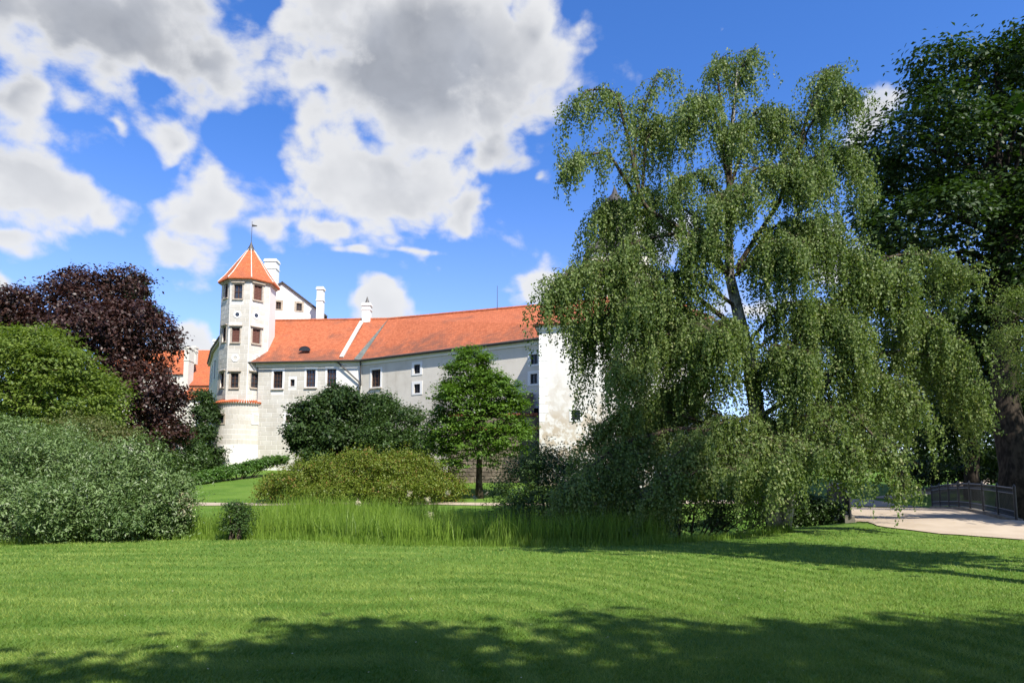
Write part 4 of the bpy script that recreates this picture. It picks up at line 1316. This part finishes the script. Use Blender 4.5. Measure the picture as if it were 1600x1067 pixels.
    C += rng.normal(0, .05, (len(idx), 3))
    k = len(idx)
    N = rng.normal(0, 1, (k, 3))*np.array([1, 1, .55]) + O[idx]*1.2 + np.array([0, -.1, .25])
    T = rng.normal(0, .45, (k, 3)) + np.array([0, 0, -1.0])
    lf = .089*(.75 + .5*rng.random(k))
    V, Fq = leaf_mesh(C, N, T, lf, lf*.72, rng)
    tone = np.clip(.5 + .16*Bt[idx] + .22*rng.normal(size=k), 0, 1)
    build('crown', V, Fq, LF['birch'], t, kind='stuff', tone=tone)
birch()

# --- big dark elm at the right and its neighbour
elm_l = [pl(1480, 130, 72, 34), pl(1565, 125, 74, 34, dy=-1), pl(1625, 170, 100, 35), pl(1440, 240, 90, 34, dy=-.5), pl(1530, 250, 110, 33), pl(1400, 330, 65, 33.5), pl(1480, 370, 110, 33),
         pl(1590, 370, 130, 33), pl(1420, 440, 75, 35), pl(1520, 480, 100, 33.5), pl(1620, 520, 130, 33), pl(1560, 600, 90, 34), pl(1640, 660, 80, 33), pl(1690, 300, 140, 36), pl(1510, 620, 70, 36)]
tree('elm_tree', 'towering dark green elm with a thick dark trunk beside the bridge railing', 'tree', 1585, 33.0, elm_l, (LF['elm'], BK['dark']), 4700, 20, .25, .68, 21, r0=.75, base=P(1588, 800, 30.5), top=P(1555, 90, 34), ntarget=60, shell=(.45, 1.08), flat=.35, up=.8)
elm2 = [pl(1480, 705, 46, 41), pl(1560, 700, 58, 41.5), pl(1425, 690, 42, 43), pl(1605, 715, 60, 41), pl(1500, 560, 85, 42), pl(1590, 620, 90, 42), pl(1440, 640, 70, 43), pl(1530, 680, 60, 41), pl(1400, 560, 70, 44)]
tree('elm_tree', 'smaller dark elm with a straight trunk behind the iron railing', 'tree', 1520, 40, elm2, (LF['elm'], BK['dark']), 1250, 20, .25, .7, 22, r0=.42, base=P(1521, 760, 40), ntarget=24, shell=(.5, 1.05))
droop_l = [pl(1590, 480, 40, 26, rz=30), pl(1610, 540, 50, 26, rz=40), pl(1640, 600, 60, 26.5, rz=60)]
tree('birch_tree', 'light green drooping birch boughs hanging in front of the dark elm', 'tree', 1700, 26.5, droop_l, (LF['birch'], BK['birch']), 420, 34, .07, .30, 23, r0=.16, base=P(1720, 800, 26.5), ntarget=14, droop=.9, flat=.9)

# --- left side
beech_l = [pl(145, 480, 70, 52), pl(92, 500, 72, 52), pl(198, 515, 52, 51), pl(60, 540, 70, 51), pl(145, 560, 92, 50), pl(218, 575, 42, 51), pl(238, 630, 40, 51), pl(190, 640, 70, 49), pl(20, 500, 50, 53), pl(110, 640, 90, 50), pl(250, 685, 34, 50)]
tree('copper_beech', 'broad domed copper beech with dark purple leaves', 'tree', 165, 52, beech_l, (LF['beech'], BK['dark']), 3700, 20, .26, .68, 31, r0=.6, ntarget=40, shell=(.5, 1.07), flat=.4)
far_pine = [pl(217, 436, 9, 70), pl(210, 448, 12, 70), pl(222, 462, 14, 70), pl(205, 470, 16, 70), pl(222, 500, 24, 70)]
tree('pine_tree', 'dark pine top showing just above the copper beech', 'tree', 217, 70, far_pine, (LF['yew'], BK['dark']), 260, 18, .3, .5, 32, r0=.3, ntarget=10)
lime_l = [pl(60, 578, 58, 38), pl(-10, 580, 64, 38), pl(115, 600, 55, 37.5), pl(30, 620, 90, 37), pl(140, 640, 45, 37), pl(80, 650, 70, 36.5), pl(-60, 640, 90, 38), pl(52, 542, 34, 38.5)]
tree('lime_tree', 'spreading yellow-green tree standing in front of the copper beech', 'tree', 30, 38, lime_l, (LF['lime'], BK['brown']), 1900, 30, .18, .60, 33, r0=.35, ntarget=30, flat=.22, up=1.0, shell=(.5, 1.12), bumps=9)
def shrub(name, label, px, Y, lobes, mat, n, per, leaf, clump, seed, group=None, stems=14, bark='brown', r=.035, base=None, **kw):
    rng = np.random.default_rng(seed)
    lobes = bumpy(lobes, rng, kw.pop('bumps', 5))
    b = np.array(base if base is not None else P(px, 760, Y)); b[2] = float(gz(b[0], b[1])) - .05
    t = thing(name, b, label, kw.pop('cat', 'shrub'), group)
    tg, _ = crown_points(lobes, stems, rng, (.6, .95), -.2)
    mb = MB()
    for q in tg:
        s = b + np.array([(q[0] - b[0])*.3 + rng.normal(0, .1), (q[1] - b[1])*.3 + rng.normal(0, .1), 0]); s[2] = float(gz(s[0], s[1])) - .06
        m = (s + q)/2 + np.array([0, 0, .15*abs(q[2] - s[2])])
        mb.tube([s, m, q], [r, r*.7, r*.25], 5, False)
    mb.build('stems', BK[bark], t, smooth=True, kind='stuff')
    shoots = kw.pop('shoots', 0)
    foliage(t, 'foliage', LF[mat], lobes, n, per, leaf, clump, rng, **kw)
    if shoots:
        kw.update(shell=(1.0, 1.22), sprig=6.0, low=.0, droop=-.9, flat=.5)
        foliage(t, 'shoots', LF[mat], lobes, shoots, 22, leaf, clump*.55, rng, **kw)
    return t
shrub('olive_shrub', 'olive-toned rounded shrub between the silver willow and the copper beech', 160, 33, [pl(150, 690, 42, 33), pl(190, 700, 32, 32.5), pl(110, 680, 35, 33.5), pl(160, 740, 60, 32.5)], 'olive', 650, 26, .10, .34, 41)
shrub('round_shrub', 'rounded dark green shrub at the foot of the tower', 280, 53, [pl(278, 695, 36, 53), pl(258, 705, 28, 52.5), pl(300, 712, 26, 52.5), pl(280, 728, 40, 52.5)], 'shrub', 650, 22, .16, .42, 42)
shrub('yew_hedge', 'tall nearly black yew mass in the shade left of the tower', 322, 60, [pl(322, 650, 20, 61), pl(310, 690, 26, 60), pl(330, 720, 18, 60), pl(300, 740, 30, 60), pl(318, 625, 14, 62)], 'yew', 700, 22, .22, .5, 43)
sw = []
rs = np.random.default_rng(5)
for (px, py, r_, Y) in ((40, 735, 62, 21.5), (-40, 740, 70, 21.5), (110, 745, 60, 21.2), (175, 755, 55, 21), (235, 765, 50, 21), (270, 790, 36, 20.8), (20, 800, 62, 20), (100, 805, 52, 19.8), (180, 808, 46, 20), (240, 815, 38, 20.3), (-60, 800, 70, 20.5), (90, 712, 38, 22.5), (10, 700, 34, 22.5)):
    sw.append(pl(px, py, r_, Y, dy=rs.uniform(-.3, .6)))
shrub('silver_willow', 'large silvery grey-green willow shrub spreading at the lawn edge', 100, 21.5, sw, 'willow', 2900, 34, .115, .23, 44, stems=40, aspect=.32, sprig=3.2, flat=.8, up=.5, droop=-.5, shell=(.66, 1.08), shoots=420)
shrub('cream_flower_shrub', 'cream flower heads among leaves at the edge of the silver willow', 286, 21.6, [pl(286, 782, 13, 20.9), pl(292, 800, 11, 20.8)], 'flower', 40, 16, .05, .10, 45, stems=5)
# clipped hedge climbing along the castle slope
hl = [pl(x, np.interp(x, [305, 440], [750, 719]), 9.5, np.interp(x, [305, 440], [49, 57]), rz=9) for x in range(305, 446, 9)]
shrub('low_hedge', 'low bright green hedge climbing the slope to the tower foot', 372, 53, hl, 'hedge', 900, 20, .15, .26, 46, stems=20, cat='hedge')
# --- shrubs before the castle
shrub('yew_bush', 'big dense dark green yew bush before the ashlar wing', 530, 52, [pl(525, 668, 55, 52), pl(488, 692, 36, 51.5), pl(560, 662, 48, 52.5), pl(532, 642, 32, 53), pl(508, 718, 48, 51), pl(590, 700, 46, 51.5)], 'yew', 2400, 20, .235, .42, 47, flat=.7, shell=(.35, 1.05))
shrub('broadleaf_bush', 'mid green bush growing against the dark yew bush', 615, 50, [pl(615, 672, 42, 49.5), pl(600, 640, 24, 50), pl(640, 700, 36, 49), pl(590, 700, 36, 48.5), pl(620, 725, 45, 48.5)], 'shrub', 1150, 22, .16, .38, 48, shoots=60, shell=(.4, 1.06), sprig=.6, droop=-.2)
cl = [pl(x, y, r_, Yd, rz=rz_) for (x, y, r_, Yd, rz_) in ((470, 752, 42, 39.5, 34), (520, 745, 46, 40, 34), (570, 742, 46, 40, 36), (625, 745, 48, 40, 34), (675, 752, 44, 39.5, 32), (445, 768, 28, 39, 24), (705, 770, 24, 39, 20), (540, 770, 60, 38.6, 22), (630, 772, 60, 38.6, 20))]
shrub('arching_shrub', 'wide low bronze-green shrub with arching branches above the reeds', 570, 40, cl, 'coton', 2000, 30, .115, .34, 49, stems=40, shoots=160, droop=.9, sprig=1.6, up=.35, flat=.6, shell=(.55, 1.08))
# --- young maple
ml = [pl(738, 562, 24, 41), pl(735, 580, 32, 41), pl(728, 600, 38, 41), pl(745, 620, 46, 41), pl(720, 640, 48, 40.8), pl(775, 622, 38, 41), pl(700, 670, 44, 41), pl(760, 665, 56, 40.5), pl(800, 630, 22, 41), pl(740, 700, 52, 40.6), pl(800, 690, 38, 40.8), pl(685, 690, 30, 41)]
tree('maple_tree', 'upright fresh green maple with a short trunk before the long wing', 'tree', 748, 41, ml, (LF['maple'], BK['brown']), 1400, 30, .165, .42, 51, r0=.21, base=P(749, 775, 41), ntarget=40, flat=.28, up=1.0, jit=.6, shell=(.5, 1.10))
# --- shady shrubs between the reeds and the birch
shrub('dark_shrub', 'loose dark shrub in the shade of the weeping birch', 840, 26, [pl(820, 760, 46, 26), pl(860, 745, 40, 26.5), pl(850, 800, 50, 25), pl(900, 790, 48, 25), pl(800, 810, 40, 24.5), pl(930, 810, 42, 24.5)], 'shrub', 1000, 26, .085, .32, 52, sprig=1.0, droop=-.1)
shrub('twiggy_shrub', 'twiggy upright shrub before the peeling corner block', 870, 30, [pl(880, 735, 26, 30), pl(850, 720, 20, 30), pl(905, 725, 20, 30), pl(830, 745, 26, 30)], 'shrub', 260, 18, .08, .30, 53, sprig=2.0, droop=-.8, stems=30, r=.02)
shrub('underwood_shrub', 'dark low growth under the skirts of the weeping birch', 1060, 25, [pl(1000, 800, 60, 25.5, rz=46), pl(1080, 795, 60, 26.5, rz=50), pl(1160, 795, 55, 27, rz=48), pl(950, 812, 45, 24.5, rz=38), pl(1225, 800, 46, 27, rz=40)], 'shrub', 1300, 22, .10, .36, 54)
shrub('moat_shade_fill', 'dark leaves added for the shaded water and bank against the bridge abutment', 1285, 26.5, [pl(1275, 800, 26, 26.5), pl(1300, 806, 20, 26), pl(1250, 806, 26, 26.5)], 'shrub', 380, 22, .085, .28, 56)  # added dark foliage stands in for shaded water and bank
shrub('small_bush', 'small dark bush standing among the reeds', 368, 20.3, [pl(368, 800, 20, 20.4, rz=17), pl(366, 822, 22, 20.4)], 'shrub', 170, 22, .06, .17, 55)

# --- trees standing outside the picture: they throw the shade seen on the lawn and the path
def shade_tree(x, y, h, r_, seed, label, n=500):
    rg = np.random.default_rng(seed)
    lobes = []
    for i in range(9):
        a = rg.uniform(0, 6.28); q = rg.uniform(0, .62)*r_
        rr = r_*rg.uniform(.36, .55)
        lobes.append((np.array([x + q*math.cos(a), y + q*math.sin(a), h - r_*.3 - rg.uniform(0, .48)*h*.6]), (rr, rr, rr*.8)))
    tree('shade_tree', label, 'tree', 0, 0, lobes, (LF['maple'], BK['brown']), n, 12, .34, .75, seed, r0=.32, base=np.array([x, y, 0.0]), ntarget=20, shell=(.4, 1.05), group='trees shading the lawn')
for i, (x, y) in enumerate(((-24, -17), (-13, -20), (-2, -19), (9, -21), (20, -19), (31, -16), (41, -8))):  # unseen tree belt, added to block sky fill and deepen the shade
    rg = np.random.default_rng(120 + i)
    lb = [(np.array([x + rg.uniform(-3, 3), y + rg.uniform(-2.5, 2.5), z_]), (4.2, 4.2, 3.4)) for z_ in (5.5, 8, 11, 14)]
    tree('park_tree', 'broad unseen tree in the belt added to hold back sky light', 'tree', 0, 0, lb, (LF['shrub'], BK['brown']), 230, 10, .8, 1.5, 130 + i, r0=.4, base=np.array([x, y, 0.0]), ntarget=8, shell=(.4, 1.0), group='added tree belt holding back sky light', bumps=3)
shl = 'tall leafy tree that throws its shade over the near lawn'
for i, (x, y, h, r_) in enumerate(((3.4, -3.8, 13.6, 3.4), (8.4, -3.7, 14.4, 3.7), (13.4, -4.0, 14.4, 3.8), (18.6, -3.6, 13.8, 3.8))):
    shade_tree(x, y, h, r_, 61 + i, shl)
shp = 'leafy park tree that throws its shade across the sandy path'
for i, (x, y, h, r_) in enumerate(((11.6, 6.2, 23.0, 3.7), (11.6, 9.6, 10.0, 2.4), (21.6, 17.6, 11.0, 3.2), (29.0, 24.0, 13.0, 4.2), (34.0, 29.0, 15.0, 4.8))):
    shade_tree(x, y, h, r_, 71 + i, shp if i > 1 else 'small leafy tree throwing a patch of shade on the lawn by the path' if i else 'very tall leafy tree shading the tall grass by the weeping birch', (700, 260, 420, 900, 900)[i])

# --- belt of trees far behind, so that no bare horizon shows
for i, (px, Y, hpx, r_) in enumerate(((1290, 95, 640, 60), (1380, 90, 600, 66), (1470, 98, 620, 62), (1560, 92, 590, 70), (1660, 95, 580, 70), (1210, 105, 650, 50), (-60, 80, 600, 80), (40, 92, 620, 60))):
    lb = [pl(px, hpx + r_*.6, r_*.62, Y), pl(px - r_*.5, hpx + r_*1.1, r_*.6, Y), pl(px + r_*.5, hpx + r_*1.0, r_*.6, Y), pl(px, hpx + r_*1.5, r_*.8, Y - 1), pl(px - r_*.4, 735, 30, Y - 2), pl(px + r_*.4, 738, 32, Y - 1)]
    tree('park_tree', 'far park tree beyond the bridge and its far lawn' if px > 500 else 'far tree showing behind the spreading yellow-green tree', 'tree', px, Y, lb, (LF['shrub'], BK['dark']), 330, 12, .55, 1.1, 80 + i, r0=.4, ntarget=10, group='far park trees')

shrub('rail_shade_fill', 'low dark leaf row added for the shaded grass behind the iron railing', 1510, 46, [pl(x, y_, 30, 46, rz=24) for x, y_ in ((1440, 745), (1485, 742), (1530, 738), (1580, 738), (1630, 740))], 'yew', 700, 18, .2, .5, 57, stems=14)  # dark foliage row added where the grass is only in shade
hg = [pl(x, 733, 17, 84, rz=26) for x in range(1190, 1720, 26)]
shrub('tall_hedge', 'long dark hedge across the far lawn beyond the bridge', 1450, 84, hg, 'shrub', 900, 14, .5, .9, 90, stems=30, cat='hedge', bumps=2)

# --- reeds and tall grass along the moat
def vnoise(x, y, cell, seed):
    """smooth value noise 0..1 over the plan"""
    g = np.random.default_rng(seed).random((256, 256))
    u, v = np.asarray(x)/cell + 500.3, np.asarray(y)/cell + 500.7
    i, j = np.floor(u).astype(int), np.floor(v).astype(int)
    a, b = u - i, v - j
    a, b = a*a*(3 - 2*a), b*b*(3 - 2*b)
    f = lambda p, q: g[p % 256, q % 256]
    return (f(i, j)*(1 - a) + f(i + 1, j)*a)*(1 - b) + (f(i, j + 1)*(1 - a) + f(i + 1, j + 1)*a)*b
def blades(name, label, n, region, hgt, wid, mat, seed, lean=.35, cat=None, kind='stuff', seg=3):
    rng = np.random.default_rng(seed)
    xy = region(rng, n); n = len(xy)
    z = gz(xy[:, 0], xy[:, 1]) - .03
    h = hgt[0] + (hgt[1] - hgt[0])*rng.random(n)
    clump = .55*vnoise(xy[:, 0], xy[:, 1], 1.1, 5) + .45*vnoise(xy[:, 0], xy[:, 1], .35, 6)
    h = h*(.45 + 1.0*clump)
    a = rng.uniform(0, 2*np.pi, n); ld = np.stack([np.cos(a), np.sin(a)], 1)*(lean*np.abs(rng.normal(.6, .5, n)))[:, None]
    f = rng.uniform(0, 2*np.pi, n); wdir = np.stack([np.cos(f), np.sin(f)], 1)
    w = wid*(.6 + .8*rng.random(n))
    V = np.zeros((n, 5, 3)); ts = (0, .58, 1.0)
    for i, t in enumerate(ts):
        c = xy + ld*(h*t**2.0)[:, None]; zz = z + h*(t - .25*t*t*np.linalg.norm(ld, axis=1))
        ww = w*(1 - t**2.2)*.5
        if i < 2:
            V[:, 2*i, :2] = c - wdir*ww[:, None]; V[:, 2*i, 2] = zz
            V[:, 2*i + 1, :2] = c + wdir*ww[:, None]; V[:, 2*i + 1, 2] = zz
        else:
            V[:, 4, :2] = c; V[:, 4, 2] = zz
    o = np.arange(n)[:, None]*5
    tri = np.concatenate([o + np.array([q]) for q in ((0, 1, 3), (0, 3, 2), (2, 3, 4))], 0)
    tone = np.tile(np.clip(.5 + .25*rng.normal(size=n) + .5*(clump - .5), 0, 1), 3)
    return tag(build(name, V.reshape(-1, 3), tri.astype(np.int32), mat, kind=kind, tone=tone), label, cat)
def edgeY(x):
    return 18.9 + 2.0*smooth(-3.5, -7, x)*smooth(-16, -10, x) + 4.2*smooth(2.0, 12.0, x)
def reed_region(rng, n):
    x = rng.uniform(-13.5, 4.5, n); u = rng.random(n)**1.25
    y = edgeY(x) + .2 + u*14.0
    return np.stack([x, y], 1)
blades('tall_grass', 'tall bright green grass and reeds filling the moat edge', 36000, reed_region, (.55, 1.15), .022, LF['reed'], 91, .38)
def fringe(rng, n):
    x = rng.uniform(-20, 9, n); y = edgeY(x) + rng.normal(.1, .3, n); return np.stack([x, y], 1)
blades('edge_grass', 'uneven longer grass along the mown edge of the lawn', 16000, fringe, (.10, .34), .012, LF['reed'], 92, .5)
def flowers():
    rng = np.random.default_rng(95)
    for i, (px, py, Y) in enumerate(((640, 772, 29), (668, 780, 29), (700, 770, 30), (742, 778, 31), (760, 770, 32), (672, 806, 24), (560, 785, 28))):
        c = P(px, py, Y); g = float(gz(c[0], c[1]))
        t = thing('meadow_flower', (c[0], c[1], g), 'creamy plume of meadow flowers rising from the tall grass', 'flower', 'cream flowers in the tall grass')
        mb = MB(); mb.tube([(c[0], c[1], g - .05), (c[0] + .03, c[1], (g + c[2])/2), tuple(c)], [.012, .009, .005], 5); mb.build('stem', LF['reed'], t)
        foliage(t, 'flower_head', LF['flower'], [(c, (.10, .10, .13))], 16, 10, .04, .07, rng, shell=(.2, 1), low=-1)
flowers()

# --- mown lawn: short blades, laid over by the mower in curving stripes, their light and dark also painted in
def lawn():
    rng = np.random.default_rng(97)
    n = 315000
    py = rng.uniform(838, 1165, n)
    Y = 1.6*F/(py - HOR)
    Y = Y*(1 + rng.normal(0, .04, n))
    px = rng.uniform(-140, 1740, n)
    X = (px - W/2)/F*Y*1.01
    ok = (Y < edgeY(X) + .1) & (Y > 3.9)
    # keep off the sandy path
    edge = np.interp(X, [11.5, 12.3, 14.1, 20, 30], [21.8, 20.2, 18.7, 15.4, 10.5])
    ok &= ~((X > 11.6) & (Y > edge + .05))
    X, Y = X[ok], Y[ok]; n = len(X)
    z = gz(X, Y) - .005
    xr = np.maximum(X + 1.0, 0); xl = np.minimum(X + 1.0, 0)
    rr = np.sqrt(4.6*xr**2 + .10*xl**2 + (Y - 4.6)**2)
    rr = rr + .25*np.sin(X*.6 + Y*.4) + .12*np.sin(X*1.9 - Y*.8)
    rr = rr + .5*vnoise(X, Y, 1.6, 1)
    st = np.sin(rr*2*np.pi/1.05)                                    # one pass of the mower each way
    gxv = np.where(X > -1, 4.6*xr, .10*xl)/rr; gyv = (Y - 4.6)/rr
    tx, ty = -gyv, gxv
    ln = np.sqrt(tx**2 + ty**2) + 1e-6
    sg = np.tanh(st*1.6)*np.clip(1.9*vnoise(X, Y, 2.6, 2) - .35, 0, 1)
    lx = tx/ln*sg*.6 + rng.normal(0, .5, n); ly = ty/ln*sg*.6 + rng.normal(0, .5, n)
    patch = .9*(vnoise(X, Y, 1.3, 3) - .5) + .8*(vnoise(X, Y*1.8, .45, 4) - .5) + .5*(vnoise(X, Y, .14, 8) - .5)
    h = (.030 + .022*rng.random(n))*(1 + .15*patch)*np.interp(Y, [4, 9, 20], [1.0, 1.15, 1.5])
    w = np.interp(Y, [4, 8, 14, 22], [.0055, .009, .016, .028])*(.7 + .6*rng.random(n))
    a = rng.uniform(0, 2*np.pi, n)
    V = np.zeros((n, 3, 3))
    V[:, 0, 0] = X - np.cos(a)*w/2; V[:, 0, 1] = Y - np.sin(a)*w/2; V[:, 0, 2] = z
    V[:, 1, 0] = X + np.cos(a)*w/2; V[:, 1, 1] = Y + np.sin(a)*w/2; V[:, 1, 2] = z
    V[:, 2, 0] = X + lx*h; V[:, 2, 1] = Y + ly*h; V[:, 2, 2] = z + h*.85
    tone = np.clip(.55 + .27*sg + .50*patch + .18*rng.normal(size=n), 0, 1)  # stripe shading of the leaning blades is put into the tone
    tag(build('lawn_grass', V.reshape(-1, 3), np.arange(n*3, dtype=np.int32).reshape(-1, 3), LF['lawn'], kind='stuff', tone=tone), 'short mown lawn grass with faint curving mower stripes')
lawn()


# --- a scatter of daisies and dropped leaves in the grass
rng = np.random.default_rng(98)
n = 130
Yd = 1.6*F/(rng.uniform(850, 1067, n) - HOR); Xd = (rng.uniform(-60, 1660, n) - W/2)/F*Yd
keep = (Yd < edgeY(Xd) - .3) & (Xd < 10); Xd, Yd = Xd[keep], Yd[keep]; n = len(Xd)
Cd = np.stack([Xd, Yd, gz(Xd, Yd) + .035], 1)
Nd = np.array([0, 0, 1.0]) + rng.normal(0, .35, (n, 3))
Ld = rng.uniform(.012, .022, n)
Vd, Fd = leaf_mesh(Cd, Nd, rng.normal(0, 1, (n, 3)), Ld, Ld*.8, rng)
tag(build('lawn_daisies', Vd, Fd, LF['flower'], kind='stuff', tone=rng.random(n)), 'tiny pale daisies and dropped petals scattered in the mown lawn')
